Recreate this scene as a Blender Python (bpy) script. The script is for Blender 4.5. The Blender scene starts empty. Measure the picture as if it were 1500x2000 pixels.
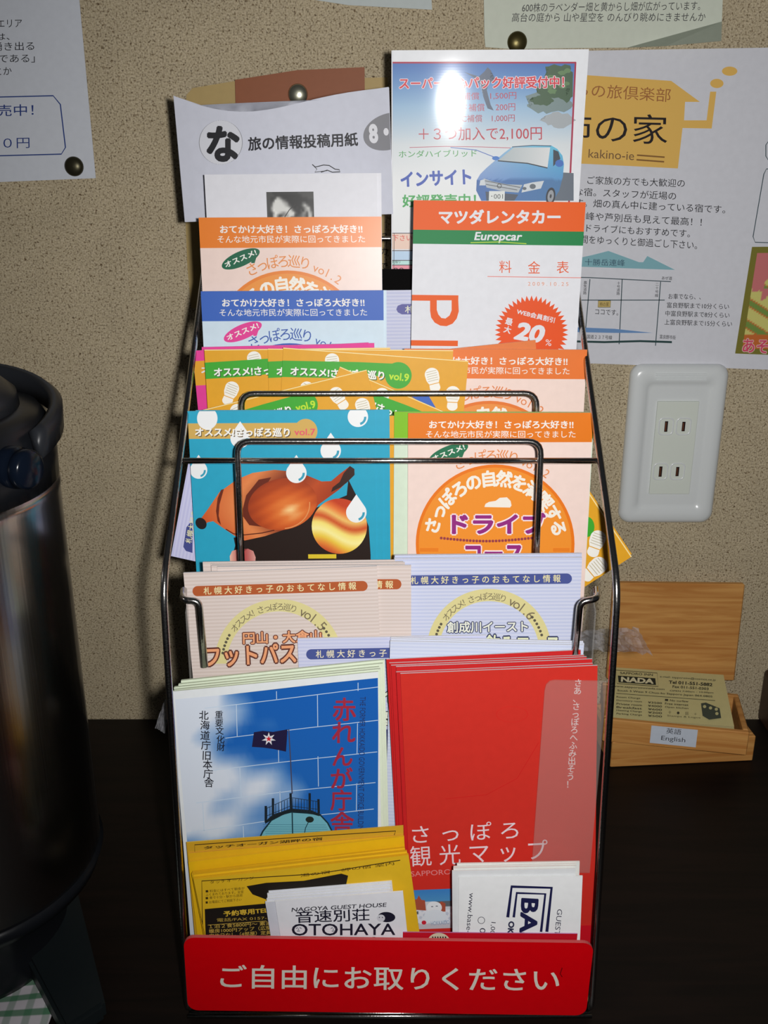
import bpy, bmesh, math, random
from mathutils import Vector, Matrix
random.seed(7)
SC = bpy.context.scene
COL = SC.collection
PI = math.pi
# ---------------------------------------------------------------- camera, world, flash, exposure
FPX = 1944.0                       # focal length for the 1500 x 2000 frame
PITCH = math.radians(19.8)         # camera looks down at the rack
CAM = Vector((0.0, -0.704, 0.431))
cd = bpy.data.cameras.new('camera'); cam = bpy.data.objects.new('camera', cd); COL.objects.link(cam)
cam.location = CAM; cam.rotation_euler = (PI/2 - PITCH, 0, 0)
cd.sensor_fit = 'VERTICAL'; cd.sensor_height = 36.0; cd.lens = 36.0*FPX/2000.0
cd.clip_start = 0.01; cd.clip_end = 20
SC.camera = cam
w = bpy.data.worlds.new('room'); SC.world = w; w.use_nodes = True
w.node_tree.nodes['Background'].inputs[0].default_value = (0.80, 0.88, 1.0, 1)
w.node_tree.nodes['Background'].inputs[1].default_value = 0.022
fl = bpy.data.lights.new('camera_flash', 'SPOT'); flo = bpy.data.objects.new('camera_flash', fl); COL.objects.link(flo)
flo.location = (0.028, -0.706, 0.436)
fl.energy = 12.0; fl.color = (1.0, 0.985, 0.97); fl.shadow_soft_size = 0.008
fl.spot_size = math.radians(110); fl.spot_blend = 1.0
_aim = Vector((0.105, 0.0, 0.268)) - flo.location
flo.rotation_euler = _aim.to_track_quat('-Z', 'Y').to_euler()
SC.view_settings.view_transform = 'Standard'; SC.view_settings.look = 'None'
SC.view_settings.exposure = 0.0; SC.view_settings.gamma = 1.0; SC.view_settings.use_curve_mapping = False

# ---------------------------------------------------------------- helpers
def lin(c, k=1.0):
    r = []
    for v in c[:3]:
        v = v/255.0
        v = v/12.92 if v <= 0.04045 else ((v+0.055)/1.055)**2.4
        r.append(min(0.92, v*k))
    return (r[0], r[1], r[2], 1.0)
GAIN = 0.94
_mats = {}
def mat(c, rough=0.5, coat=0.0, name=None, metal=0.0, spec=0.22, k=GAIN, grain=0.03, scale=220.0, bump=0.0):
    key = (tuple(c), rough, coat, name, metal, spec, k, grain, scale, bump)
    if key in _mats: return _mats[key]
    m = bpy.data.materials.new(name or 'ink'); m.use_nodes = True
    nt = m.node_tree; b = nt.nodes['Principled BSDF']
    b.inputs['Roughness'].default_value = rough; b.inputs['Metallic'].default_value = metal
    b.inputs['Coat Weight'].default_value = coat; b.inputs['Coat Roughness'].default_value = 0.05
    b.inputs['Specular IOR Level'].default_value = spec
    col = lin(c, k)
    if grain > 0 or bump > 0:
        tc = nt.nodes.new('ShaderNodeTexCoord'); n = nt.nodes.new('ShaderNodeTexNoise')
        n.inputs['Scale'].default_value = scale; n.inputs['Detail'].default_value = 3
        nt.links.new(tc.outputs['Object'], n.inputs['Vector'])
        mx = nt.nodes.new('ShaderNodeMix'); mx.data_type = 'RGBA'
        mx.inputs['A'].default_value = tuple(max(0, v*(1-grain*2)) for v in col[:3])+(1,)
        mx.inputs['B'].default_value = tuple(min(0.95, v*(1+grain*2)) for v in col[:3])+(1,)
        nt.links.new(n.outputs['Fac'], mx.inputs['Factor']); nt.links.new(mx.outputs['Result'], b.inputs['Base Color'])
        if bump > 0:
            bp = nt.nodes.new('ShaderNodeBump'); bp.inputs['Strength'].default_value = bump; bp.inputs['Distance'].default_value = 0.0005
            nt.links.new(n.outputs['Fac'], bp.inputs['Height']); nt.links.new(bp.outputs['Normal'], b.inputs['Normal'])
    else: b.inputs['Base Color'].default_value = col
    _mats[key] = m; return m
def striped(c1, c2, period=0.0019, rough=0.55, name='striped_paper'):
    key = ('s', tuple(c1), tuple(c2), period)
    if key in _mats: return _mats[key]
    m = bpy.data.materials.new(name); m.use_nodes = True; nt = m.node_tree; b = nt.nodes['Principled BSDF']
    b.inputs['Roughness'].default_value = rough
    tc = nt.nodes.new('ShaderNodeTexCoord'); sp = nt.nodes.new('ShaderNodeSeparateXYZ'); ma = nt.nodes.new('ShaderNodeMath'); ma.operation = 'MULTIPLY'
    ma.inputs[1].default_value = 2*PI/period; si = nt.nodes.new('ShaderNodeMath'); si.operation = 'SINE'
    mr = nt.nodes.new('ShaderNodeMapRange'); mr.inputs['From Min'].default_value = -0.6; mr.inputs['From Max'].default_value = 0.6
    mx = nt.nodes.new('ShaderNodeMix'); mx.data_type = 'RGBA'; mx.inputs['A'].default_value = lin(c1, GAIN); mx.inputs['B'].default_value = lin(c2, GAIN)
    nt.links.new(tc.outputs['Object'], sp.inputs[0]); nt.links.new(sp.outputs['Z'], ma.inputs[0]); nt.links.new(ma.outputs[0], si.inputs[0])
    nt.links.new(si.outputs[0], mr.inputs['Value']); nt.links.new(mr.outputs['Result'], mx.inputs['Factor']); nt.links.new(mx.outputs['Result'], b.inputs['Base Color'])
    _mats[key] = m; return m
def vcol_mat(rough=0.5, coat=0.0):
    key = ('v', rough, coat)
    if key in _mats: return _mats[key]
    m = bpy.data.materials.new('printed_colour'); m.use_nodes = True; nt = m.node_tree; b = nt.nodes['Principled BSDF']
    b.inputs['Specular IOR Level'].default_value = 0.25; b.inputs['Roughness'].default_value = rough; b.inputs['Coat Weight'].default_value = coat; b.inputs['Coat Roughness'].default_value = 0.05
    a = nt.nodes.new('ShaderNodeAttribute'); a.attribute_name = 'col'
    nt.links.new(a.outputs['Color'], b.inputs['Base Color']); _mats[key] = m; return m

def ray(px, py):
    v = Vector((px-750.0, -(py-1000.0), -FPX))          # camera space
    return (Matrix.Rotation(PI/2 - PITCH, 3, 'X') @ v).normalized()
def hit(px, py, p0, n):
    d = ray(px, py); t = (p0 - CAM).dot(n)/d.dot(n); return CAM + d*t
def at_y(px, py, y): return hit(px, py, Vector((0, y, 0)), Vector((0, -1, 0)))
def at_z(px, py, z): return hit(px, py, Vector((0, 0, z)), Vector((0, 0, 1)))

def tag(o, label=None, cat=None, group=None, kind=None):
    if label: o['label'] = label
    if cat: o['category'] = cat
    if group: o['group'] = group
    if kind: o['kind'] = kind
    return o
def empty(name, M, label, cat, group=None):
    o = bpy.data.objects.new(name, None); COL.objects.link(o); o.empty_display_size = 0.01
    o.matrix_world = M; return tag(o, label, cat, group)
def mesh_obj(name, verts, faces, mats, parent=None, mi=None, smooth=False, M=None):
    me = bpy.data.meshes.new(name); me.from_pydata([tuple(v) for v in verts], [], faces)
    for m in (mats if isinstance(mats, (list, tuple)) else [mats]): me.materials.append(m)
    if mi:
        for p, i in zip(me.polygons, mi): p.material_index = i
    if smooth:
        for p in me.polygons: p.use_smooth = True
    me.update(); o = bpy.data.objects.new(name, me); COL.objects.link(o)
    if parent: o.parent = parent
    if M is not None: o.matrix_world = M
    return o
def bm_obj(name, bm, mats, parent=None, smooth=False):
    me = bpy.data.meshes.new(name); bm.normal_update(); bm.to_mesh(me); bm.free()
    for m in (mats if isinstance(mats, (list, tuple)) else [mats]): me.materials.append(m)
    if smooth:
        for p in me.polygons: p.use_smooth = True
    o = bpy.data.objects.new(name, me); COL.objects.link(o)
    if parent: o.parent = parent
    return o
def box_bm(c, s, bevel=0.0, seg=2, bm=None, rz=0.0):
    b2 = bmesh.new(); bmesh.ops.create_cube(b2, size=1.0)
    for v in b2.verts: v.co = Vector((v.co.x*s[0], v.co.y*s[1], v.co.z*s[2]))
    if bevel: bmesh.ops.bevel(b2, geom=b2.edges[:], offset=bevel, segments=seg, profile=0.5, affect='EDGES')
    if rz: bmesh.ops.rotate(b2, verts=b2.verts[:], cent=(0, 0, 0), matrix=Matrix.Rotation(rz, 3, 'Z'))
    bmesh.ops.translate(b2, verts=b2.verts[:], vec=Vector(c))
    if bm is None: return b2
    me = bpy.data.meshes.new('tmp'); b2.to_mesh(me); b2.free(); bm.from_mesh(me); bpy.data.meshes.remove(me); return bm
def fillet(pts, r, n=5):
    pts = [Vector(p) for p in pts]; out = [pts[0]]
    for i in range(1, len(pts)-1):
        a = (pts[i-1]-pts[i]); b = (pts[i+1]-pts[i]); rr = min(r, a.length*0.45, b.length*0.45)
        p, q = pts[i]+a.normalized()*rr, pts[i]+b.normalized()*rr
        for k in range(n+1):
            t = k/n; out.append(p*(1-t)**2 + pts[i]*2*t*(1-t) + q*t*t)
    out.append(pts[-1]); return out
def tube(name, pts, r, m, parent=None, fr=0.0, sides=12):
    P = fillet(pts, fr) if fr > 0 else [Vector(p) for p in pts]
    vs, fs = [], []; up = None
    for i, p in enumerate(P):
        t = (P[min(i+1, len(P)-1)] - P[max(i-1, 0)]).normalized()
        if up is None:
            up = Vector((0, 0, 1)) if abs(t.z) < 0.9 else Vector((1, 0, 0))
        a = (up - t*up.dot(t)).normalized(); b = t.cross(a); up = a
        for k in range(sides):
            g = 2*PI*k/sides; vs.append(p + (a*math.cos(g)+b*math.sin(g))*r)
    for i in range(len(P)-1):
        for k in range(sides):
            k2 = (k+1) % sides; fs.append((i*sides+k, i*sides+k2, (i+1)*sides+k2, (i+1)*sides+k))
    fs.append(tuple(reversed(range(sides)))); fs.append(tuple((len(P)-1)*sides+k for k in range(sides)))
    return mesh_obj(name, vs, fs, m, parent, smooth=True)
def lathe_bm(prof, seg=64, c=(0, 0), bm=None, a0=0.0, a1=2*PI):
    bm = bm or bmesh.new(); full = abs(a1-a0-2*PI) < 1e-6; n = seg if full else seg+1; rows = []
    for r, z in prof:
        rows.append([bm.verts.new((c[0]+r*math.cos(a0+(a1-a0)*k/seg), c[1]+r*math.sin(a0+(a1-a0)*k/seg), z)) for k in range(n)])
    for i in range(len(rows)-1):
        for k in range(seg):
            k2 = (k+1) % n
            try: bm.faces.new((rows[i][k], rows[i][k2], rows[i+1][k2], rows[i+1][k]))
            except ValueError: pass
    return bm

# ---- lettering: glyph outlines of the built-in font, cached in em units
_tx = {}
def glyphs(s, bold=0.0):
    key = (s, bold)
    if key in _tx: return _tx[key]
    if bold > 0.002:                                   # heavier weight: the outline laid down several times with small shifts
        bv, bf = glyphs(s); vs, fs = [], []; n = 8 if bold > 0.03 else 4
        for i in range(n+1):
            dx, dy = (0, 0) if i == n else (bold*math.cos(2*PI*(i+.5)/n), bold*math.sin(2*PI*(i+.5)/n)); k = len(vs)
            vs += [(x+dx, y+dy, i) for x, y, _ in bv]; fs += [tuple(j+k for j in f_) for f_ in bf]
        _tx[key] = (vs, fs); return _tx[key]
    c = bpy.data.curves.new('letters', 'FONT'); c.body = s; c.resolution_u = 3; c.fill_mode = 'FRONT'
    o = bpy.data.objects.new('letters', c); COL.objects.link(o)
    dg = bpy.context.evaluated_depsgraph_get(); me = bpy.data.meshes.new_from_object(o.evaluated_get(dg))
    r = ([(v.co.x, v.co.y, 0) for v in me.vertices], [tuple(p.vertices) for p in me.polygons])
    bpy.data.objects.remove(o); bpy.data.curves.remove(c); bpy.data.meshes.remove(me)
    _tx[key] = r; return r
def bbox(vs):
    xs = [v[0] for v in vs]; ys = [v[1] for v in vs]; return min(xs), min(ys), max(xs), max(ys)
_EMC = None

STEP = 2.5e-5
class Sheet:
    """a leaflet, card or paper: slab with printed matter on its front; pixel coordinates of the photo are turned into places on the sheet"""
    def __init__(s, name, label, cat, y, TL, TR, H, th=0.0010, face=(225, 225, 230), edge=(232, 232, 235), lean=5, yaw=0, group=None,
                 rough=0.5, coat=0.0, bow=None, top=None, nx=1, nz=1, facemat=None, body='paper', plane=None, outline=None, corner=0.0, zr=None):
        if plane: p0, n = plane
        else:
            mid = ((TL[0]+TR[0])/2, (TL[1]+TR[1])/2); p0 = at_y(mid[0], mid[1], y) if zr is None else Vector((0, y, zr))
            th_, ps = math.radians(lean), math.radians(yaw)
            n = Vector((math.sin(ps)*math.cos(th_), -math.cos(ps)*math.cos(th_), math.sin(th_)))
        A, B = hit(TL[0], TL[1], p0, n), hit(TR[0], TR[1], p0, n)
        X = (B-A).normalized(); s.w = (B-A).length; Z = X.cross(-n).normalized(); Yv = -n
        O = (A+B)/2 - Z*H
        s.M = Matrix(((X.x, Yv.x, Z.x, O.x), (X.y, Yv.y, Z.y, O.y), (X.z, Yv.z, Z.z, O.z), (0, 0, 0, 1)))
        s.Mi = s.M.inverted(); s.p0, s.n, s.H, s.th = p0, n, H, th
        s.bow, s.top, s.k, s.rough, s.coat, s.ref = bow, top, 0, rough, coat, None
        s.root = empty(name, s.M, label, cat, group)
        s.outline = outline
        fm = facemat or mat(face, rough, coat, 'paper_face')
        s.mats = [mat(edge, 0.6, 0, 'paper_edge'), fm]
        s.slab = s.make_slab(body, s.root, nx, nz, corner)
    def f(s, x, z): return s.bow(x, z) if s.bow else 0.0
    def make_slab(s, name, parent, nx, nz, corner=0.0):
        w, H, th = s.w, s.H, s.th; vs, fs, mi = [], [], []
        if s.outline or corner:
            if s.outline: P = [s.loc(*p) for p in s.outline]
            else:
                P = []
                for cx, cz, a in ((w/2-corner, H-corner, 0), (-w/2+corner, H-corner, 90), (-w/2+corner, corner, 180), (w/2-corner, corner, 270)):
                    for k in range(7):
                        g = math.radians(a+15*k); P.append((cx+corner*math.cos(g), cz+corner*math.sin(g)))
                P.reverse()
            bm = bmesh.new(); a = [bm.verts.new((p[0], 0, p[1])) for p in P]; b = [bm.verts.new((p[0], th, p[1])) for p in P]; n = len(P)
            fa = bm.faces.new(a); fb = bm.faces.new(list(reversed(b)))
            for k in range(n): bm.faces.new((a[k], b[k], b[(k+1) % n], a[(k+1) % n]))
            bmesh.ops.recalc_face_normals(bm, faces=bm.faces[:])
            for fc in bm.faces: fc.material_index = 0
            fa.material_index = 1
            s._flat = True
            return bm_obj(name, bm, s.mats, parent)
        def P(i, j, back):
            x = -w/2+w*i/nx; z = H*j/nz
            if s.top and j == nz: z += s.top(i/nx)
            return (x, s.f(x, z)+(th if back else 0), z)
        for back in (0, 1):
            for j in range(nz+1):
                for i in range(nx+1): vs.append(P(i, j, back))
        N = (nx+1)*(nz+1); I = lambda i, j, b: b*N+j*(nx+1)+i
        for j in range(nz):
            for i in range(nx):
                fs.append((I(i, j, 0), I(i+1, j, 0), I(i+1, j+1, 0), I(i, j+1, 0))); mi.append(1)
                fs.append((I(i, j, 1), I(i, j+1, 1), I(i+1, j+1, 1), I(i+1, j, 1))); mi.append(0)
        for i in range(nx):
            fs.append((I(i, nz, 0), I(i+1, nz, 0), I(i+1, nz, 1), I(i, nz, 1))); mi.append(0)
            fs.append((I(i, 0, 0), I(i, 0, 1), I(i+1, 0, 1), I(i+1, 0, 0))); mi.append(0)
        for j in range(nz):
            fs.append((I(0, j, 0), I(0, j+1, 0), I(0, j+1, 1), I(0, j, 1))); mi.append(0)
            fs.append((I(nx, j, 0), I(nx, j, 1), I(nx, j+1, 1), I(nx, j+1, 0))); mi.append(0)
        return mesh_obj(name, vs, fs, s.mats, parent, mi)
    def loc(s, px, py):
        if s.ref:
            x, z = s.ref.loc(px, py); q = s.w/s.ref.w; return x*q, s.H-(s.ref.H-z)*q
        p = s.Mi @ hit(px, py, s.p0, s.n); return p.x, p.z
    # ---- print
    def put(s, name, vs, fs, c, layer=None, cols=None, clip=True, sub=0, inset=0.0):
        if layer is None: s.k += 1; layer = s.k
        bm = bmesh.new(); el = bm.verts.layers.float.new('ply'); off = -layer*STEP-(0.00012 if s.bow else 0)
        cl = bm.verts.layers.float_color.new('col') if cols else None
        bv = []
        for i, q in enumerate(vs):
            v = bm.verts.new((q[0], 0, q[1])); v[el] = q[2] if len(q) > 2 else 0; bv.append(v)
        for f_ in fs:
            if len(set(f_)) > 2:
                try: bm.faces.new([bv[i] for i in f_])
                except ValueError: pass
        if sub:
            bmesh.ops.triangulate(bm, faces=bm.faces[:])
            for _ in range(sub): bmesh.ops.subdivide_edges(bm, edges=bm.edges[:], cuts=1, use_grid_fill=True)
        if clip and not s.outline:
            for co, no in (((-s.w/2+inset, 0, 0), (-1, 0, 0)), ((s.w/2-inset, 0, 0), (1, 0, 0)), ((0, 0, s.H-inset+(0.05 if s.top else 0)), (0, 0, 1)), ((0, 0, 0), (0, 0, -1))):
                if any((v.co-Vector(co)).dot(Vector(no)) > 1e-7 for v in bm.verts):
                    bmesh.ops.bisect_plane(bm, geom=bm.verts[:]+bm.edges[:]+bm.faces[:], plane_co=co, plane_no=no, clear_outer=True, dist=1e-7)
        if not bm.faces: bm.free(); return None
        if cl is not None:
            for v in bm.verts: v[cl] = cols(v.co.x, v.co.z)
        bm.normal_update()
        for fc in bm.faces:
            if fc.normal.y > 0: fc.normal_flip()
        for v in bm.verts: v.co.y = s.f(v.co.x, v.co.z)+off-v[el]*2.5e-6
        bm.verts.layers.float.remove(el)
        m = vcol_mat(s.rough, s.coat) if cols else (c if isinstance(c, bpy.types.Material) else mat(c, s.rough, s.coat, 'ink', grain=0.0))
        return bm_obj(name, bm, m, s.root)
    def poly(s, pts, c, name='printed_shape', layer=None, sub=0, grad=None):
        vs = [s.loc(*p) for p in pts]; cols = None
        if grad:
            # grad(u,v): u,v = 0..1 over the bounding box in photo orientation (v down)
            x0, z0, x1, z1 = bbox(vs); cols = lambda x, z: lin(grad((x-x0)/(x1-x0), (z1-z)/(z1-z0)), GAIN); sub = sub or 4
        if s.bow and not sub: sub = 2
        return s.put(name, vs, [tuple(range(len(vs)))], c, layer, cols, sub=sub)
    def rect(s, x0, y0, x1, y1, c, name='printed_band', layer=None, grad=None, sub=0):
        a, b = s.loc(x0, y0), s.loc(x1, y1)
        vs = [(a[0], a[1]), (b[0], a[1]), (b[0], b[1]), (a[0], b[1])]
        n = 1; fs = [(0, 1, 2, 3)]; cols = None
        if grad:
            cols = lambda x, z: lin(grad((x-a[0])/(b[0]-a[0]), (a[1]-z)/(a[1]-b[1])), GAIN); sub = sub or 4
        if s.bow and not sub: sub = 3
        return s.put(name, vs, fs, c, layer, cols, sub=sub)
    def band(s, y0, y1, c, name='printed_band', grad=None, over=0.0):
        """full-width band; y measured on the sheet's middle"""
        xm = s.midx(); a, b = s.loc(xm, y0)[1], s.loc(xm, y1)[1]; w = s.w/2
        cols = (lambda x, z: lin(grad((x+w)/(2*w), (a-z)/(a-b)), GAIN)) if grad else None
        return s.put(name, [(-w, a), (w, a), (w, b), (-w, b)], [(0, 1, 2, 3)], c, None, cols, sub=(4 if grad else (3 if s.bow else 0)))
    def midx(s):
        q = s.ref or s; P = q.M @ Vector((0, 0, q.H)); d = P-CAM
        c = Matrix.Rotation(-(PI/2-PITCH), 3, 'X') @ d; return 750-c.x/c.z*FPX
    def ell(s, cx, cy, rx, ry, c, rot=0, name='printed_shape', n=40, layer=None, a0=0, a1=360, grad=None, sub=0):
        r = math.radians(rot); pts = []
        for k in range(n):
            g = math.radians(a0+(a1-a0)*k/(n if a1-a0 >= 360 else n-1)); x, y = rx*math.cos(g), -ry*math.sin(g)
            pts.append((cx+x*math.cos(r)+y*math.sin(r), cy-x*math.sin(r)+y*math.cos(r)))
        return s.poly(pts, c, name, layer, sub, grad)
    def ring(s, cx, cy, r1, r2, c, a0=0, a1=360, name='printed_ring', n=60, asp=1.0):
        vs, fs = [], []
        for k in range(n+1):
            g = math.radians(a0+(a1-a0)*k/n)
            vs.append(s.loc(cx+r1*math.cos(g), cy-r1*asp*math.sin(g))); vs.append(s.loc(cx+r2*math.cos(g), cy-r2*asp*math.sin(g)))
        for k in range(n): fs.append((2*k, 2*k+1, 2*k+3, 2*k+2))
        return s.put(name, vs, fs, c)
    def line(s, pts, wd, c, name='printed_line', closed=False):
        pts = [Vector(p) for p in pts]; 
        if closed: pts = pts+[pts[0]]
        vs, fs = [], []
        for i, p in enumerate(pts):
            if closed and i in (0, len(pts)-1): t = pts[1]-pts[-2]
            else: t = pts[min(i+1, len(pts)-1)]-pts[max(i-1, 0)]
            t.normalize(); nn = Vector((-t.y, t.x))*wd/2
            vs.append(s.loc(*(p+nn))); vs.append(s.loc(*(p-nn)))
        for i in range(len(pts)-1): fs.append((2*i, 2*i+1, 2*i+3, 2*i+2))
        return s.put(name, vs, fs, c)
    def lines(s, segs, wd, c, name='printed_lines'):
        vs, fs = [], []
        for a, b in segs:
            a, b = Vector(a), Vector(b); t = (b-a).normalized(); nn = Vector((-t.y, t.x))*wd/2; k = len(vs)
            for p in (a+nn, a-nn, b-nn, b+nn): vs.append(s.loc(*p))
            fs.append((k, k+1, k+2, k+3))
        return s.put(name, vs, fs, c)
    def text(s, body, p0, p1, h, c, bold=0.0, outline=None, ow=0.05, shadow=None, italic=0.0, name='lettering', clipx=None):
        """ink box of the string laid from p0 (bottom left) to p1 (bottom right), h pixels tall"""
        base, fs = glyphs(body, bold); x0, y0, x1, y1 = bbox(base)
        d = Vector((p1[0]-p0[0], p1[1]-p0[1])); up = Vector((d.y, -d.x)).normalized()*h
        def T(vs, dx=0, dy=0):
            out = []
            for x, y, e in vs:
                u, v = (x-x0)/(x1-x0), (y-y0)/(y1-y0); q = Vector(p0)+d*u+up*(v+0.0)+d.normalized()*(italic*h*(v-0.5))
                out.append(s.loc(q.x+dx, q.y+dy)+(e,))
            return out
        if shadow: s.put('lettering_shadow', T(base, 1.6, 1.8), fs, shadow)
        if outline:
            ov, of = glyphs(body, bold+ow); s.put('lettering_outline', T(ov), of, outline)
        return s.put(name, T(base), fs, c)
    def chars(s, items, c, bold=0.0, outline=None, ow=0.05, name='lettering'):
        """items: (char, cx, cy, size, angle) placed one by one by the centre of the em box; one mesh for the line"""
        global _EMC
        if _EMC is None: _EMC = bbox(glyphs('国')[0])
        ex, ey, em = (_EMC[0]+_EMC[2])/2, (_EMC[1]+_EMC[3])/2, _EMC[3]-_EMC[1]
        for pas in ((1, 0) if outline else (0,)):
            vs, fs = [], []
            for ch, cx, cy, sz, ang in items:
                gv, gf = glyphs(ch, bold+(ow if pas else 0)); 
                if ord(ch[0]) < 0x2000: bx = bbox(glyphs(ch)[0]); cxm, cym = (bx[0]+bx[2])/2, 0.36
                else: cxm, cym = ex, ey
                r = math.radians(ang); k = len(vs)
                for x, y, e in gv:
                    u, v = (x-cxm)/em*sz, -(y-cym)/em*sz
                    vs.append(s.loc(cx+u*math.cos(r)+v*math.sin(r), cy-u*math.sin(r)+v*math.cos(r))+(e,))
                fs += [tuple(i+k for i in f_) for f_ in gf]
            s.put('lettering_outline' if pas else name, vs, fs, outline if pas else c)
    def arc(s, body, cx, cy, r, a0, a1, sz, c, bold=0.0, asp=1.0, outline=None, ow=0.05):
        """characters along an arc; angles from straight up, clockwise, degrees"""
        n = len(body); it = []
        for i, ch in enumerate(body):
            if ch in ' 　': continue
            a = math.radians(a0+(a1-a0)*i/max(1, n-1)); it.append((ch, cx+r*math.sin(a), cy-r*asp*math.cos(a), sz, -math.degrees(a)))
        s.chars(it, c, bold, outline, ow)
    def column(s, body, p0, p1, sz, c, bold=0.0, outline=None, ow=0.05, ang=0):
        n = len(body); s.chars([(ch, p0[0]+(p1[0]-p0[0])*i/max(1, n-1), p0[1]+(p1[1]-p0[1])*i/max(1, n-1), sz, ang) for i, ch in enumerate(body)], c, bold, outline, ow)
    def raster(s, x0, y0, x1, y1, rows, pal, name='printed_photo'):
        """small picture as coloured cells"""
        ny, nx = len(rows), len(rows[0])
        def grad(u, v):
            fx = min(max(u*nx-0.5, 0), nx-1.001); fy = min(max(v*ny-0.5, 0), ny-1.001); i, j = int(fx), int(fy); a, b = fx-i, fy-j
            q = [pal[rows[j+dj][i+di]] for dj in (0, 1) for di in (0, 1)]
            return tuple(q[0][t]*(1-a)*(1-b)+q[1][t]*a*(1-b)+q[2][t]*(1-a)*b+q[3][t]*a*b for t in range(3))
        return s.rect(x0, y0, x1, y1, None, name, grad=grad, sub=6)
    def copies(s, n, dy, label, group, name, cat, jx=0.001, jr=0.6, jz=0.001, face=None, edge=None, rise=0.0, dx=0.0, th=None, tilt=0.0):
        """more leaflets of the same kind behind this one, each a thing of its own"""
        out = []
        old = s.mats
        if face or edge: s.mats = [mat(edge, 0.6, 0, 'paper_edge') if edge else old[0], (face if isinstance(face, bpy.types.Material) else mat(face, s.rough, 0, 'paper_face')) if face else old[1]]
        me = None; ot = s.th
        if th: s.th = th
        for i in range(n):
            if me is None:
                o = s.make_slab(name, None, 6 if s.bow else 1, 6 if s.bow else 1); me = o.data
            else:
                o = bpy.data.objects.new(name, me); COL.objects.link(o)
            yy = ot + (i+0.08)*dy + 0.0002
            R = Matrix.Translation((random.uniform(-jx, jx)+dx*(i+1), yy, rise*(i+1)+random.uniform(-jz, jz))) @ Matrix.Translation((0, 0, s.H/2)) @ Matrix.Rotation(math.radians(random.uniform(-jr, jr)+tilt*(i+1)), 4, 'Y') @ Matrix.Translation((0, 0, -s.H/2))
            o.matrix_world = s.M @ R; tag(o, label, cat, group); out.append(o)
        s.mats = old; s.th = ot
        return out
# ================================================================ the setting
def wall_material():
    m = bpy.data.materials.new('speckled_wallpaper'); m.use_nodes = True; nt = m.node_tree; b = nt.nodes['Principled BSDF']
    b.inputs['Roughness'].default_value = 0.75; b.inputs['Specular IOR Level'].default_value = 0.2
    tc = nt.nodes.new('ShaderNodeTexCoord')
    def noise(scale, det):
        n = nt.nodes.new('ShaderNodeTexNoise'); n.inputs['Scale'].default_value = scale; n.inputs['Detail'].default_value = det; nt.links.new(tc.outputs['Object'], n.inputs['Vector']); return n
    def ramp(src, stops):
        r = nt.nodes.new('ShaderNodeValToRGB'); e = r.color_ramp.elements
        while len(e) < len(stops): e.new(0.5)
        for i, (p, c) in enumerate(stops): e[i].position = p; e[i].color = lin(c, 1.0)
        nt.links.new(src.outputs['Fac'], r.inputs['Fac']); return r
    n1, n2, n3 = noise(900, 2), noise(520, 3), noise(35, 2)
    r1 = ramp(n1, [(0.30, (112, 98, 82)), (0.41, (186, 170, 144)), (0.55, (208, 192, 164)), (0.72, (226, 210, 184))])
    r2 = ramp(n2, [(0.32, (150, 136, 120)), (0.42, (250, 246, 238)), (0.9, (255, 255, 255))])
    r3 = ramp(n3, [(0.3, (236, 236, 236)), (0.7, (255, 255, 255))])
    cur = r1
    for r in (r2, r3):
        mx = nt.nodes.new('ShaderNodeMix'); mx.data_type = 'RGBA'; mx.blend_type = 'MULTIPLY'; mx.inputs['Factor'].default_value = 1
        nt.links.new(cur.outputs[0] if cur is r1 else cur.outputs['Result'], mx.inputs['A']); nt.links.new(r.outputs[0], mx.inputs['B']); cur = mx
    nt.links.new(cur.outputs['Result'], b.inputs['Base Color'])
    bp = nt.nodes.new('ShaderNodeBump'); bp.inputs['Strength'].default_value = 0.18; bp.inputs['Distance'].default_value = 0.0004
    nt.links.new(n2.outputs['Fac'], bp.inputs['Height']); nt.links.new(bp.outputs['Normal'], b.inputs['Normal'])
    return m
def wood(c1, c2, rough=0.45, scale=1.0, name='wood', axis='X', coat=0.0, k=1.0):
    m = bpy.data.materials.new(name); m.use_nodes = True; nt = m.node_tree; b = nt.nodes['Principled BSDF']; b.inputs['Specular IOR Level'].default_value = 0.25
    b.inputs['Roughness'].default_value = rough; b.inputs['Coat Weight'].default_value = coat
    tc = nt.nodes.new('ShaderNodeTexCoord'); mp = nt.nodes.new('ShaderNodeMapping')
    mp.inputs['Scale'].default_value = (6*scale, 60*scale, 90*scale) if axis == 'X' else (60*scale, 6*scale, 60*scale)
    nt.links.new(tc.outputs['Object'], mp.inputs[0])
    n = nt.nodes.new('ShaderNodeTexNoise'); n.inputs['Scale'].default_value = 3.0; n.inputs['Detail'].default_value = 6; n.inputs['Distortion'].default_value = 1.2
    nt.links.new(mp.outputs[0], n.inputs['Vector'])
    mx = nt.nodes.new('ShaderNodeMix'); mx.data_type = 'RGBA'; mx.inputs['A'].default_value = lin(c1, k); mx.inputs['B'].default_value = lin(c2, k)
    mr = nt.nodes.new('ShaderNodeMapRange'); mr.inputs['From Min'].default_value = 0.35; mr.inputs['From Max'].default_value = 0.65
    nt.links.new(n.outputs['Fac'], mr.inputs['Value']); nt.links.new(mr.outputs['Result'], mx.inputs['Factor'])
    nt.links.new(mx.outputs['Result'], b.inputs['Base Color'])
    bp = nt.nodes.new('ShaderNodeBump'); bp.inputs['Strength'].default_value = 0.1; bp.inputs['Distance'].default_value = 0.0004
    nt.links.new(n.outputs['Fac'], bp.inputs['Height']); nt.links.new(bp.outputs['Normal'], b.inputs['Normal'])
    return m
WALLM = wall_material()
tag(bm_obj('wall_back', box_bm((0, 0.05, 0.35), (2.4, 0.10, 1.5)), WALLM), kind='structure')
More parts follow.
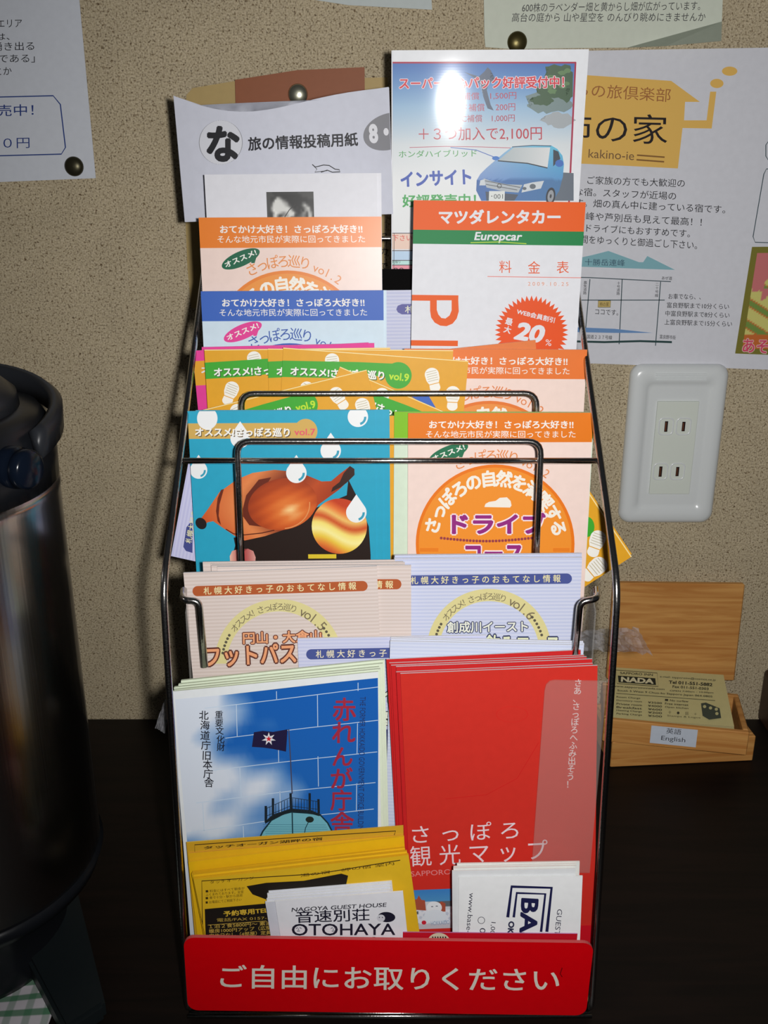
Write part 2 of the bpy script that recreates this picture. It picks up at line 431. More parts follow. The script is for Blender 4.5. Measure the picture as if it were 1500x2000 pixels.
TABLEM = wood((15, 9, 7), (26, 16, 12), 0.55, 0.5, 'dark_table_wood', k=0.8)
tag(bm_obj('side_table', box_bm((0, -0.42, -0.02), (2.0, 0.84, 0.04), 0.003), TABLEM), 'dark brown wooden table top that the leaflet rack stands on', 'table')
tag(bm_obj('floor', box_bm((0, -1.2, -0.75), (5.0, 5.0, 0.05)), wood((70, 50, 35), (90, 66, 46), 0.5, 0.2, 'floor_boards')), kind='structure')

CHROME = bpy.data.materials.new('chromed_steel'); CHROME.use_nodes = True
_b = CHROME.node_tree.nodes['Principled BSDF']; _b.inputs['Metallic'].default_value = 1; _b.inputs['Roughness'].default_value = 0.19
_b.inputs['Base Color'].default_value = (0.55, 0.53, 0.51, 1)
_n = CHROME.node_tree.nodes.new('ShaderNodeTexNoise'); _n.inputs['Scale'].default_value = 900
_t = CHROME.node_tree.nodes.new('ShaderNodeTexCoord'); CHROME.node_tree.links.new(_t.outputs['Object'], _n.inputs['Vector'])
_p = CHROME.node_tree.nodes.new('ShaderNodeBump'); _p.inputs['Strength'].default_value = 0.25; _p.inputs['Distance'].default_value = 0.0003
CHROME.node_tree.links.new(_n.outputs['Fac'], _p.inputs['Height']); CHROME.node_tree.links.new(_p.outputs['Normal'], _b.inputs['Normal'])

def clear_plastic(name, alpha=0.2, tint=(0.8, 0.82, 0.85), rough=0.15, bump=0.0):
    m = bpy.data.materials.new(name); m.use_nodes = True; nt = m.node_tree
    out = nt.nodes['Material Output']; b = nt.nodes['Principled BSDF']; b.inputs['Roughness'].default_value = rough
    b.inputs['Base Color'].default_value = tint+(1,); t = nt.nodes.new('ShaderNodeBsdfTransparent'); mx = nt.nodes.new('ShaderNodeMixShader')
    mx.inputs[0].default_value = alpha; nt.links.new(t.outputs[0], mx.inputs[1]); nt.links.new(b.outputs[0], mx.inputs[2]); nt.links.new(mx.outputs[0], out.inputs[0])
    if bump:
        n = nt.nodes.new('ShaderNodeTexNoise'); n.inputs['Scale'].default_value = 140; tc = nt.nodes.new('ShaderNodeTexCoord'); nt.links.new(tc.outputs['Object'], n.inputs['Vector'])
        p = nt.nodes.new('ShaderNodeBump'); p.inputs['Strength'].default_value = bump; p.inputs['Distance'].default_value = 0.002
        nt.links.new(n.outputs['Fac'], p.inputs['Height']); nt.links.new(p.outputs['Normal'], b.inputs['Normal'])
    return m

# ================================================================ wire rack
XL, XR = -0.103, 0.109
rack = empty('leaflet_rack', Matrix.Translation((0, 0, 0)), 'chromed wire leaflet rack with stepped pockets standing on the dark table', 'rack')
R0 = 0.00175
FOOT, BEND, TOPP = (-0.300, 0.0025), (-0.279, 0.241), (-0.098, 0.386)
for x in (XL, XR):
    tube('side_frame', [(x, -0.050, 0.0025), (x, FOOT[0], FOOT[1]), (x, BEND[0], BEND[1]), (x, TOPP[0], TOPP[1]), (x, -0.055, 0.370), (x, -0.050, 0.0045)], R0, CHROME, rack, fr=0.012)
tube('crossbar', [(XL, -0.2225, 0.2852), (XR, -0.2225, 0.2852)], 0.0015, CHROME, rack)
tube('crossbar', [(XL, -0.0980, 0.384), (XR, -0.0980, 0.384)], 0.0015, CHROME, rack)
tube('crossbar', [(XL, -0.0505, 0.12), (XR, -0.0505, 0.12)], 0.0015, CHROME, rack)
tube('crossbar', [(XL, -0.298, 0.0028), (XR, -0.298, 0.0028)], 0.0015, CHROME, rack)
def loop(xa, ya, xb, yb, Y, zb):
    a, b = at_y(xa, ya, Y), at_y(xb, yb, Y)
    tube('retainer_loop', [(a.x, Y-0.0875*(a.z-zb), zb), (a.x, Y, a.z), (b.x, Y, b.z), (b.x, Y-0.0875*(b.z-zb), zb)], 0.0016, CHROME, rack, fr=0.007)
loop(471, 769, 1049, 768, -0.1905, 0.13)
loop(463, 862, 1057, 862, -0.2235, 0.10)
# hooked side wires of the clear pocket
for sx, pts in ((-1, ((350, 1172), (389, 1174), (401, 1300))), (1, ((1174, 1170), (1133, 1175), (1121, 1290)))):
    Y = -0.2600; p = [at_y(a, b, Y) for a, b in pts]
    tube('pocket_hook', [(p[0].x, Y+0.012, p[0].z), (p[0].x-sx*0.002, Y, p[0].z), (p[1].x, Y, p[1].z), (p[2].x, Y-0.001, p[2].z)], 0.0017, CHROME, rack, fr=0.005)
for Y, z in ((-0.132, 0.262), (-0.176, 0.157), (-0.199, 0.140), (-0.221, 0.101), (-0.266, 0.032), (-0.288, 0.0145), (-0.302, 0.005)):
    for d in (0.0, 0.012):
        tube('shelf_wire', [(XL, Y+d, z), (XR, Y+d, z)], 0.0012, CHROME, rack, sides=8)
PANELM = mat((14, 13, 13), 0.9, 0, 'black_board', spec=0.05, grain=0.02)
def panel(y, z0, z1, lean=5):
    t = math.tan(math.radians(lean)); h = z1-z0; x0, x1 = XL+0.004, XR-0.004; vs = []
    for d in (0, 0.001):
        vs += [(x0, y-h*t+d, z0), (x1, y-h*t+d, z0), (x1, y+d, z1), (x0, y+d, z1)]
    mesh_obj('pocket_back', vs, [(0, 1, 2, 3), (7, 6, 5, 4), (0, 4, 5, 1), (1, 5, 6, 2), (2, 6, 7, 3), (3, 7, 4, 0)], PANELM, rack)
panel(-0.1640, 0.16, 0.328); panel(-0.132, 0.26, 0.37); panel(-0.1985, 0.09, 0.19); panel(-0.2250, 0.02, 0.19)
# clear plastic pocket cheeks
CLR = clear_plastic('smoky_clear_plastic', 0.30, (0.35, 0.34, 0.32), 0.12)
for x in (XL+0.0035, XR-0.0035):
    vs = [(x, -0.259, 0.03), (x, -0.222, 0.03), (x, -0.215, 0.165), (x, -0.240, 0.222), (x, -0.252, 0.215)]
    vs += [(v[0]+0.0008, v[1], v[2]) for v in vs]
    mesh_obj('pocket_cheek', vs, [(0, 1, 2, 3, 4), (9, 8, 7, 6, 5)]+[(i, i+5, (i+1) % 5+5, (i+1) % 5) for i in range(5)], CLR, rack)
# clear plastic front of the lowest pocket, at its right end
s_ = Sheet('pocket_front', 'x', 'x', -0.2740, (1064, 1329), (1186, 1331), 0.125, th=0.0010, lean=5, facemat=CLR,
           outline=[(1186, 1331), (1084, 1329), (1074, 1331), (1067, 1338), (1064, 1350), (1038, 1705), (1152, 1705)])
PANELC = clear_plastic('clear_pocket_plastic', 0.13, (0.50, 0.42, 0.38), 0.06)
s_.slab.data.materials[0] = PANELC; s_.slab.data.materials[1] = PANELC
s_.slab.name = 'clear_pocket_front'; s_.slab.parent = rack; s_.slab.matrix_world = s_.M; bpy.data.objects.remove(s_.root)
# crumpled clear wrap caught in the rack at both sides
WRAP = clear_plastic('crinkled_clear_wrap', 0.24, (0.45, 0.45, 0.48), 0.08, bump=0.6)
def wrap(name, corners, Y, label, seed, amp=0.003):
    random.seed(seed); nx, ny = 14, 8; vs = []; fs = []
    P = [at_y(a, b, yy) for (a, b), yy in zip(corners, Y)]
    for j in range(ny+1):
        for i in range(nx+1):
            u, v = i/nx, j/ny; p = P[0]*(1-u)*(1-v)+P[1]*u*(1-v)+P[2]*u*v+P[3]*(1-u)*v
            p = p+Vector((random.uniform(-1, 1)*0.4, random.uniform(-1, 1), random.uniform(-1, 1)*0.4))*amp; vs.append(p)
    for j in range(ny):
        for i in range(nx): a = j*(nx+1)+i; fs.append((a, a+1, a+nx+2)); fs.append((a, a+nx+2, a+nx+1))
    o = mesh_obj(name, vs, fs, WRAP); tag(o, label, 'wrap'); md = o.modifiers.new('s', 'SOLIDIFY'); md.thickness = 0.0002; return o
wrap('plastic_wrap', [(1128, 1234), (1246, 1226), (1272, 1278), (1136, 1268)], (-0.246, -0.205, -0.200, -0.248), 'crinkled clear plastic wrap poking out of the rack beside the wooden card box', 3, 0.0018)
wrap('plastic_wrap', [(322, 1368), (338, 1352), (322, 1432), (303, 1420)], (-0.262, -0.262, -0.254, -0.254), 'small strip of clear plastic sticking out on the left side of the rack', 5, 0.0006)

# front sign
sg = Sheet('rack_sign', 'red plastic sign with white writing across the foot of the rack', 'sign', -0.3050, (358, 1831), (1160, 1842), 0.0475, th=0.0020,
           face=(222, 0, 14), edge=(205, 90, 90), lean=0, rough=0.35, corner=0.0055)
sg.text('ご自由にお取りください', (430, 1930), (1092, 1937), 46, (240, 232, 218), bold=0.012)
sg.line([(1098, 1890), (1094, 1902), (1098, 1908)], 2, (130, 0, 10), 'scratch')

# ================================================================ wall papers
def paper(label, y, TL, TR, H, cat='poster', name='wall_poster', **k):
    k.setdefault('face', (214, 218, 226)); k.setdefault('edge', (200, 205, 215)); k.setdefault('th', 0.0004)
    return Sheet(name, label, cat, y, TL, TR, H, lean=0, rough=0.6, **k)
def pin(px, py, y, label, r=0.0062, c=(92, 88, 72), metal=0.7, rough=0.35, dome=0.5):
    p = at_y(px, py, y); bm = bmesh.new(); prof = []
    for k in range(9):
        g = PI/2*k/8; prof.append((max(1e-5, r*math.sin(g)), r*dome*math.cos(g)))
    prof += [(r, -0.0006), (r*0.2, -0.0006)]
    lathe_bm(prof, 32, bm=bm); bmesh.ops.rotate(bm, verts=bm.verts[:], cent=(0, 0, 0), matrix=Matrix.Rotation(PI/2, 3, 'X'))
    bmesh.ops.recalc_face_normals(bm, faces=bm.faces[:])
    o = bm_obj('thumbtack', bm, mat(c, rough, 0, 'tack_metal', metal=metal, grain=0), smooth=True)
    e = empty('thumbtack', Matrix.Translation(p+Vector((0, -0.0006, 0))), label, 'thumbtack'); o.name = 'tack_head'; o.parent = e
    q = tube('tack_point', [(0, 0, 0), (0, 0.004, 0)], 0.0006, mat((150, 150, 150), 0.3, metal=1.0, name='steel', grain=0), e, sides=6)
    return e
INK = (26, 26, 32); BLU = (40, 62, 130)
# left notice
a = paper('white notice with a blue bubble, pinned at the upper left of the wall', -0.0012, (-160, 3), (154, -10), 0.1505, outline=[(154, -10), (-160, 3), (-160, 362), (187, 348)])
a.text('のエリア', (-22, 54), (43, 53), 15, INK); a.text('では、', (-30, 79), (19, 78), 13, INK); a.text('が湧き出る', (-36, 100), (67, 98), 17, INK)
a.text('温泉の庵である」', (-90, 124), (68, 122), 17, INK); a.text('ことか', (-28, 147), (23, 146), 15, INK)
a.text('好評発売中！', (-100, 230), (66, 226), 23, BLU, bold=0.005); a.text('３０００円', (-84, 292), (58, 289), 20, BLU)
a.line([(-140, 193), (104, 187), (118, 204), (128, 288), (120, 301), (-140, 308)], 2.4, (50, 72, 135), closed=True)
pin(145, 325, -0.0016, 'dark round thumbtack at the corner of the blue bubble notice', 0.0063, (70, 66, 50))
# paper at the top centre
paper('small white paper whose lower edge shows at the top of the wall', -0.0012, (600, -60), (840, -52), 0.028, face=(200, 208, 206), outline=[(840, -52), (600, -60), (603, -2), (680, 10), (844, 19)])
# big poster
p = paper('large white wall poster with a yellow house logo, handwriting and a small map', -0.0014, (765, 92), (1700, 88), 0.268, face=(222, 223, 230),
          outline=[(1700, 86), (1500, 93), (1150, 99), (770, 104), (765, 704), (1160, 710), (1500, 722), (1700, 726)])
TAN = (236, 190, 98)
p.poly([(860, 138), (1149, 147), (1311, 158), (1367, 199), (1338, 199), (1336, 235), (1380, 235), (1387, 179), (1399, 179), (1390, 251), (1333, 250), (1324, 329), (1143, 320), (850, 310)], TAN, 'printed_house')
p.ell(1425, 139, 15, 9, TAN); p.ell(1400, 163, 13, 9, TAN)
p.text('ふらの旅倶楽部', (1090, 186), (1309, 200), 27, (170, 110, 60))
p.text('柿の家', (1085, 277), (1303, 282), 58, (30, 22, 25), bold=-0.004)
p.text('kakino-ie', (1149, 308), (1238, 313), 17, (125, 95, 62)); p.lines([((1244, 303), (1298, 307)), ((1243, 312), (1297, 316))], 3, (140, 100, 50))
for t_, q0, q1, h in (('ひとり旅も、ご家族の方でも大歓迎の', (1040, 356), (1337, 366), 16), ('アットホームな宿。スタッフが近場の', (1014, 377), (1320, 391), 16),
                  ('案内します。畑の真ん中に建っている宿です。', (1050, 400), (1416, 417), 16), ('十勝岳連峰や芦別岳も見えて最高！！', (1070, 426), (1370, 442), 16),
                  ('散歩やドライブにもおすすめです。', (1090, 450), (1347, 464), 16), ('時間をゆっくりと御過ごし下さい。', (1118, 474), (1361, 487), 16)):
    p.text(t_, q0, q1, h, INK)
p.poly([(1110, 508), (1157, 498), (1188, 490), (1248, 512), (1256, 512), (1264, 500), (1318, 527), (1110, 520)], (135, 185, 195), 'printed_mountain')
p.text('十勝岳連峰', (1142, 518), (1220, 520), 13, (60, 90, 110))
MC = (62, 82, 90)
p.lines([((1100, 541), (1150, 542)), ((1150, 542), (1310, 550)), ((1100, 586), (1298, 586)), ((1152, 545), (1143, 650)), ((1215, 545), (1209, 672)), ((1290, 550), (1280, 675))], 1.7, MC)
p.poly([(1100, 638), (1200, 642), (1275, 650), (1200, 650), (1100, 648)], (110, 150, 200), 'printed_river'); p.line([(1100, 666), (1180, 668), (1250, 666), (1312, 668)], 4, (40, 70, 70))
p.rect(1168, 587, 1192, 600, (205, 180, 110)); p.line([(1168, 587), (1192, 587), (1192, 600), (1168, 600)], 1, MC, closed=True); p.text('柿の家', (1171, 598), (1189, 598), 8, (90, 70, 40))
p.text('ココです。', (1162, 614), (1207, 616), 11, INK)
p.column('農免道路', (1143, 552), (1142, 572), 6, INK); p.column('十号道路', (1208, 553), (1207, 573), 6, INK); p.column('二十号線', (1283, 555), (1282, 577), 6, INK)
p.text('あぜ道', (1292, 546), (1312, 547), 7, INK); p.text('国道２３７号線', (1146, 661), (1195, 663), 8, INK); p.text('富良野市街', (1288, 661), (1319, 663), 8, INK)
for t_, q0, q1, h in (('お車でなら、、', (1305, 584), (1368, 585), 11), ('富良野駅まで10分くらい', (1302, 601), (1423, 604), 11), ('中富良野駅まで8分くらい', (1299, 617), (1424, 621), 11), ('上富良野駅まで15分くらい', (1297, 634), (1429, 638), 11)):
    p.text(t_, q0, q1, h, INK)
for q in ([(1640, 272), (1500, 276), (1495, 283), (1495, 305), (1500, 313), (1640, 316)], [(1640, 326), (1496, 330), (1491, 340), (1470, 462), (1474, 473), (1640, 478)]): p.line(q, 1.6, MC)
p.poly([(1468, 482), (1640, 480), (1640, 698), (1435, 690)], (128, 122, 48), 'printed_frame')
def flowery(u, v):
    a = math.sin(u*31+v*7)*math.sin(v*23+u*5); b = math.sin(u*17-v*29)
    base = [(214, 208, 120), (208, 120, 120), (120, 150, 70), (205, 110, 50)]
    t = v+0.15*a; i = 0 if t > .35 and b > -.2 else 1 if t < .4 else 2 if b < -.6 else 3
    if v > .82: i = 3
    return base[i]
p.poly([(1478, 494), (1640, 492), (1640, 686), (1449, 680)], None, 'printed_photo', grad=flowery, sub=6)
p.text('あそび', (1449, 688), (1530, 692), 28, (220, 80, 110), bold=0.02, outline=(235, 200, 190), ow=0.04)
# handwritten notice on top of it
h_ = paper('cream handwritten notice with a curled corner, top right of the wall', -0.0030, (944, -70), (1414, -64), 0.066, face=(214, 220, 204), edge=(170, 175, 160),
           outline=[(1414, -64), (944, -70), (946, 70), (948, 92), (1000, 96), (1130, 94), (1225, 93), (1410, 42)])
h_.text('600株のラベンダー畑と黄からし畑が広がっています。', (1020, 24), (1368, 20), 18, (70, 70, 72), bold=-0.008, italic=0.1)
h_.text('高台の庭から 山や星空を のんびり眺めにきませんか', (1000, 43), (1378, 42), 18, (70, 70, 72), bold=-0.008, italic=0.1)
A_, B_, C_, D_ = at_y(1410, 42, -0.0031), at_y(1225, 93, -0.0031), at_y(1300, 90, -0.011), at_y(1409, 80, -0.014)
_cc = mesh_obj('curled_corner', [A_, B_, C_, D_]+[v+Vector((0, 0.0004, 0.0002)) for v in (A_, B_, C_, D_)], [(0, 1, 2, 3), (7, 6, 5, 4), (1, 5, 6, 2), (2, 6, 7, 3), (3, 7, 4, 0)], mat((170, 178, 162), 0.6, 0, 'paper_face'))
_cc.parent = h_.root; _cc.matrix_parent_inverse = h_.M.inverted()
pin(1010, 82, -0.0036, 'brassy round thumbtack under the handwritten notice', 0.0063, (88, 80, 48))
# envelope + brown card
e_ = Sheet('kraft_envelope', 'yellowish kraft paper envelope on the wall behind the upper left leaflets', 'envelope', -0.0016, (364, 168), (757, 151), 0.176, th=0.0016,
           face=(186, 160, 104), edge=(120, 100, 60), lean=0, outline=[(757, 151), (460, 158), (376, 172), (364, 186), (361, 400), (366, 520), (373, 602), (748, 596)])
e_.column('３カで', (751, 462), (750, 520), 15, (40, 34, 26), bold=0.02)
b_ = Sheet('brown_card', 'reddish brown card pinned over the top of the kraft envelope', 'card', -0.0050, (459, 156), (712, 131), 0.05, th=0.0012, face=(150, 88, 55), edge=(110, 60, 40), lean=0,
           outline=[(712, 131), (580, 137), (459, 156), (461, 240), (713, 240)])
pin(582, 184, -0.0056, 'silvery round thumbtack holding the reddish brown card', 0.0064, (190, 190, 170), 0.9, 0.3)

# ================================================================ wall outlet
oc = at_y(1311, 868, 0.0); oc.y = 0
out = empty('wall_outlet', Matrix.Translation(oc), 'white wall outlet plate with two pairs of vertical slots, beside the rack', 'outlet')
PW = mat((226, 230, 230), 0.22, 0, 'white_plastic', spec=0.5, k=0.92, grain=0.005)
bm = bmesh.new()
def rrect(w, h, r, y, n=8):
    P = []
    for cx, cz, a in ((w/2-r, h/2-r, 0), (-w/2+r, h/2-r, 90), (-w/2+r, -h/2+r, 180), (w/2-r, -h/2+r, 270)):
        for k in range(n+1):
            g = math.radians(a+90*k/n); P.append((cx+r*math.cos(g), y, cz+r*math.sin(g)))
    return P
rows = [rrect(.0700, .1200, .0085, 0), rrect(.0700, .1200, .0085, -.0020), rrect(.0690, .1190, .0083, -.0040), rrect(.0660, .1160, .0078, -.0058), rrect(.0620, .1120, .0070, -.0068),
        rrect(.0480, .0960, .0045, -.0076), rrect(.0462, .0940, .0040, -.0064), rrect(.0410, .0880, .0034, -.0062), rrect(.0302, .0710, .0008, -.0060)]
rv = [[bm.verts.new(q) for q in r_] for r_ in rows]
for i in range(len(rv)-1):
    n = len(rv[i])
    for k in range(n): bm.faces.new((rv[i][k], rv[i+1][k], rv[i+1][(k+1) % n], rv[i][(k+1) % n]))
bm.faces.new(rv[-1]); bmesh.ops.recalc_face_normals(bm, faces=bm.faces[:]); bm_obj('cover_plate', bm, PW, out, smooth=True)
bm = bmesh.new()
for k in range(5): box_bm((0, -0.0076, 0.0495+k*0.0011), (0.036, 0.0008, 0.0005), bm=bm)
bm_obj('plate_ribs', bm, PW, out)
ins = bm_obj('socket_insert', box_bm((0, -0.0052, -0.001), (0.0298, 0.0050, 0.0700), 0.0005), mat((224, 230, 220), 0.3, 0, 'white_plastic_insert', k=0.92, grain=0.005), out)
DK = mat((40, 25, 22), 0.5, 0, 'slot_dark', grain=0); BR = mat((150, 90, 60), 0.4, 0, 'slot_brass', metal=0.6, grain=0)
for (px, py, hh) in ((1301, 833, .0078), (1335, 833, .0070), (1290, 921, .0078), (1323, 921, .0070)):
    q = at_y(px, py, -0.0078)-oc
    fr = rrect(.0092, .0112, .0028, 0); 
    bm = bmesh.new(); a1 = [bm.verts.new((v[0]+q.x, -0.0077, v[2]+q.z)) for v in fr]; a2 = [bm.verts.new((v[0]*1.12+q.x, -0.0083, v[2]*1.1+q.z)) for v in fr]
    a3 = [bm.verts.new((v[0]*1.22+q.x, -0.0077, v[2]*1.18+q.z)) for v in fr]; n = len(fr)
    for k in range(n): bm.faces.new((a1[k], a2[k], a2[(k+1) % n], a1[(k+1) % n])); bm.faces.new((a2[k], a3[k], a3[(k+1) % n], a2[(k+1) % n]))
    bmesh.ops.recalc_face_normals(bm, faces=bm.faces[:]); bm_obj('slot_collar', bm, PW, ins, smooth=True)
    bm_obj('slot', box_bm((q.x, -0.0078, q.z), (0.0022, 0.0006, hh)), DK, ins)
    bm_obj('slot_contact', box_bm((q.x-0.0004, -0.0082, q.z), (0.0006, 0.0003, hh*0.8)), BR, ins)
# ================================================================ leaflets, from the rear row to the front
W_ = (226, 226, 230)
# ---- top pocket, left: curved white form sheets
bowA = lambda x, z: 0.010*(1-(x/0.062)**2)*-0.5 - 0.0
def topA(t): return -0.0085*math.sin(PI*t)**0.9 - 0.003*math.sin(2*PI*t)
SA = Sheet('form_sheet', 'large white form sheet with a curved top edge and a round な emblem', 'leaflet', -0.112, (339, 187), (759, 170), 0.0665, th=0.0005, face=(206, 208, 220), lean=3,
           bow=bowA, top=topA, nx=16, nz=12)
SA.ell(433, 279, 42, 43, (214, 215, 222), layer=1); SA.ring(433, 279, 42, 43, (130, 130, 135))
SA.text('な', (404, 316), (469, 318), 70, (38, 38, 42), bold=0.045)
SA.text('旅の情報投稿用紙', (487, 296), (700, 286), 27, (36, 36, 42), bold=0.03)
SA.ell(760, 257, 52, 35, (135, 135, 140), rot=20, name='printed_ellipse'); SA.text('8・7', (722, 281), (790, 276), 38, (225, 225, 230), bold=0.05)
SA.line([(611, 322), (617, 327), (625, 325), (633, 323), (644, 324), (655, 331), (663, 332), (665, 336), (650, 337), (640, 333), (628, 337)], 1.8, (30, 30, 35), 'printed_bird')
SA.line([(611, 322), (620, 331), (616, 337), (640, 334)], 1.2, (30, 30, 35), 'printed_bird')
SA.copies(2, 0.0006, 'white form sheet right behind the front form sheet with the curved top', 'form sheets behind the front one', 'form_sheet', 'leaflet', jx=0.0004, jr=0.05, jz=0.0002, face=(206, 208, 220))
# ---- top pocket, right: glossy car brochure
RB = 1.2
bowB = lambda x, z: -((z-0.135)**2)/(2*RB)
CB = Sheet('car_brochure', 'tall glossy brochure with a blue car and red lettering, top right of the rack', 'brochure', -0.116, (767, 99), (1149, 97), 0.21, th=0.0008, face=(232, 234, 238),
           lean=0.0, yaw=-2.2, rough=0.42, coat=0.30, bow=bowB, nx=2, nz=40)
def sky(u, v):
    a = (52, 108, 182); b_ = (150, 186, 216); c = (214, 221, 224); d = (232, 234, 234)
    f = lambda p, q, t: tuple(p[i]*(1-t)+q[i]*t for i in range(3))
    return f(a, b_, v/0.25) if v < .25 else f(b_, c, (v-.25)/.22) if v < .47 else f(c, d, min(1, (v-.47)/.2))
CB.poly([(763, 124), (1122, 124), (1109, 452), (763, 452)], None, 'printed_sky', grad=sky, sub=6)
CB.lines([((763, 123), (1124, 123)), ((1123, 122), (1111, 400))], 3.4, (170, 30, 70), 'printed_frame')
random.seed(5)
def blob(cx, cy, rx, ry, n, rag=0.25): return [(cx+rx*math.cos(2*PI*k/n)*(1+random.uniform(-rag, rag)), cy+ry*math.sin(2*PI*k/n)*(1+random.uniform(-rag, rag))) for k in range(n)]
CB.poly(blob(1072, 200, 42, 22, 26), (120, 140, 140), 'printed_tree'); CB.poly(blob(1090, 235, 30, 14, 20), (165, 172, 176), 'printed_tree')
for q in ((1092, 148, 30, 22), (1104, 170, 20, 26), (1078, 178, 34, 17), (1058, 196, 22, 10)): CB.poly([(min(1118, x), max(126, y)) for x, y in blob(*q, 26)], (62, 92, 62), 'printed_tree')
for k in range(9): CB.poly([(min(1117, x), max(126, y)) for x, y in blob(random.uniform(1064, 1110), random.uniform(136, 190), 8, 5, 12)], (96, 130, 84), 'printed_tree')
CB.poly([(906, 141), (935, 150), (946, 140), (952, 132), (958, 138), (956, 152), (968, 158), (956, 162), (950, 175), (958, 205), (964, 216), (952, 212), (944, 190), (938, 166), (925, 152)], (92, 104, 124), 'printed_statue')
RD = (205, 40, 60)
CB.text('スーパー安心パック好評受付中！', (780, 175), (1101, 172), 23, (212, 30, 50), bold=0.03, outline=(240, 225, 232), ow=0.05)
CB.text('対物補償　1,500円', (868, 197), (1008, 194), 15, (190, 70, 90)); CB.text('サイド補償　 200円', (868, 219), (1006, 216), 15, (190, 70, 90)); CB.text('NOC補償　1,000円', (878, 240), (1005, 238), 15, (180, 60, 80))
CB.text('＋３つ加入で2,100円', (818, 276), (1058, 274), 27, (190, 40, 60))
CB.text('ホンダハイブリッド', (779, 308), (931, 306), 14, (96, 168, 104), bold=0.01)
CB.text('インサイト', (783, 366), (921, 360), 30, (62, 90, 180), bold=0.04)
CB.text('好評発売中！', (786, 405), (930, 403), 25, (70, 170, 90), bold=0.03)
# the printed car
CB.poly([(1084, 336), (1120, 338), (1120, 392), (1060, 392)], (100, 110, 122), 'printed_shadow')
CB.line([(800, 288), (870, 286), (940, 287), (1000, 289)], 1.2, (190, 90, 110)); CB.line([(880, 288), (930, 293), (968, 308)], 1.6, (90, 120, 190))
carg = lambda u, v: (60+90*(1-v)*(1-u)+20, 120+70*(1-v), 190+30*(1-v)) if v < .62 else (48+20*u, 100+20*u, 168)
CB.poly([(1000, 287), (1040, 284), (1076, 284), (1088, 291), (1098, 304), (1101, 321), (1099, 345), (1092, 372), (1080, 392), (940, 392), (930, 372), (931, 352), (938, 340), (950, 328), (970, 311), (985, 298)], None, 'printed_car_body', grad=carg)
CB.poly([(1003, 288), (1074, 288), (1069, 327), (1030, 320), (972, 314)], None, 'printed_windscreen', grad=lambda u, v: (170+50*u, 182+40*u, 186+36*u))
CB.line([(972, 314), (1030, 319), (1069, 328)], 2.2, (40, 50, 60)); CB.line([(1000, 287), (1040, 284), (1076, 285)], 1.6, (50, 70, 100))
CB.poly([(1080, 292), (1090, 296), (1094, 310), (1080, 325)], (52, 64, 74), 'printed_side_window')
CB.ell(968, 309, 7, 4, (60, 120, 200)); CB.ell(1092, 319, 8, 7, (60, 110, 190))
CB.poly([(944, 348), (960, 354), (990, 360), (1020, 361), (1012, 376), (985, 374), (950, 366)], (176, 184, 190), 'printed_grille')
CB.lines([((947, 353), (1016, 366)), ((949, 360), (1010, 371))], 1.2, (60, 66, 70)); CB.ring(975, 363, 3.2, 4.6, (60, 66, 70))
CB.poly([(1023, 360), (1040, 356), (1062, 353), (1056, 368), (1018, 376)], (206, 212, 216), 'printed_headlamp'); CB.ell(1040, 364, 6, 5, (96, 104, 112)); CB.ell(1024, 368, 4, 3, (96, 104, 112))
CB.poly([(938, 352), (946, 350), (948, 362), (936, 362)], (206, 212, 216), 'printed_headlamp')
CB.poly([(948, 374), (1012, 380), (1004, 392), (950, 392)], (70, 80, 96), 'printed_bumper'); CB.ell(1075, 383, 9, 17, (44, 48, 56), rot=-8); CB.ell(1075, 383, 6, 12, (150, 154, 160), rot=-8); CB.ell(1075, 383, 2, 4, (60, 62, 66), rot=-8)
CB.rect(955, 373, 985, 392, (222, 226, 222), 'printed_plate'); CB.text('･001', (959, 388), (982, 388), 9, (60, 70, 70))
LN = (60, 50, 56)
CB.rect(763, 456, 1150, 487, (240, 208, 190)); CB.rect(763, 490, 1150, 508, (190, 216, 240)); CB.rect(763, 508, 1150, 517, (190, 232, 226)); CB.rect(763, 517, 1150, 537, (240, 150, 165)); CB.rect(763, 538, 1150, 558, (228, 238, 140))
CB.lines([((763, y), (1148, y)) for y in (455, 489, 508, 517, 537.5, 558.5)], 1.4, LN); CB.line([(770, 455), (769, 562)], 1, LN)
CB.text('お問い合せ下さい', (700, 470), (805, 470), 12, (215, 60, 50)); CB.text('50,0000', (720, 534), (789, 534), 12, (60, 40, 45)); CB.text('30,0000', (720, 555), (789, 555), 12, (60, 50, 40)); CB.text('見積り', (766, 514), (782, 514), 7, LN); CB.text('見積りは', (766, 566), (783, 566), 7, LN)
CB.copies(1, 0.001, 'glossy white brochure right behind the brochure with the blue car', None, 'car_brochure', 'brochure', jx=0, jr=0, jz=0, dx=-0.0006)

# ---- second pocket, left: white booklet with portrait
WB = Sheet('booklet', 'white booklet with a small black and white portrait photo', 'booklet', -0.134, (399, 341), (736, 338), 0.16, th=0.0015, face=(222, 222, 228), lean=4, rough=0.4)
g_ = {c: (v, v, int(v*0.98)) for c, v in zip('0123456789', (16, 30, 46, 66, 96, 130, 160, 188, 212, 230))}
face_rows = ["333222222222222233333333",
             "333322211111111112333333",
             "332237642111111111222333",
             "332388875421111111111222",
             "333788887652111111442222",
             "334888888764211112575322",
             "336888888887421211357732",
             "335988888888742113156742",
             "323698765678884213553763",
             "322785235568872234542772",
             "322784368877233444541871",
             "223797899852345544533862",
             "222899998345235544432751",
             "112899973256235554321641"]
WB.raster(520, 375, 614, 442, face_rows, g_, 'printed_portrait')
WB.line([(556, 424), (565, 410), (577, 399)], 1.6, (50, 48, 46), 'printed_spectacles')
WB.copies(1, 0.001, 'white sheet right behind the booklet with the portrait', None, 'booklet', 'booklet', jx=0, jr=0, jz=0.0002, dx=0.0024)
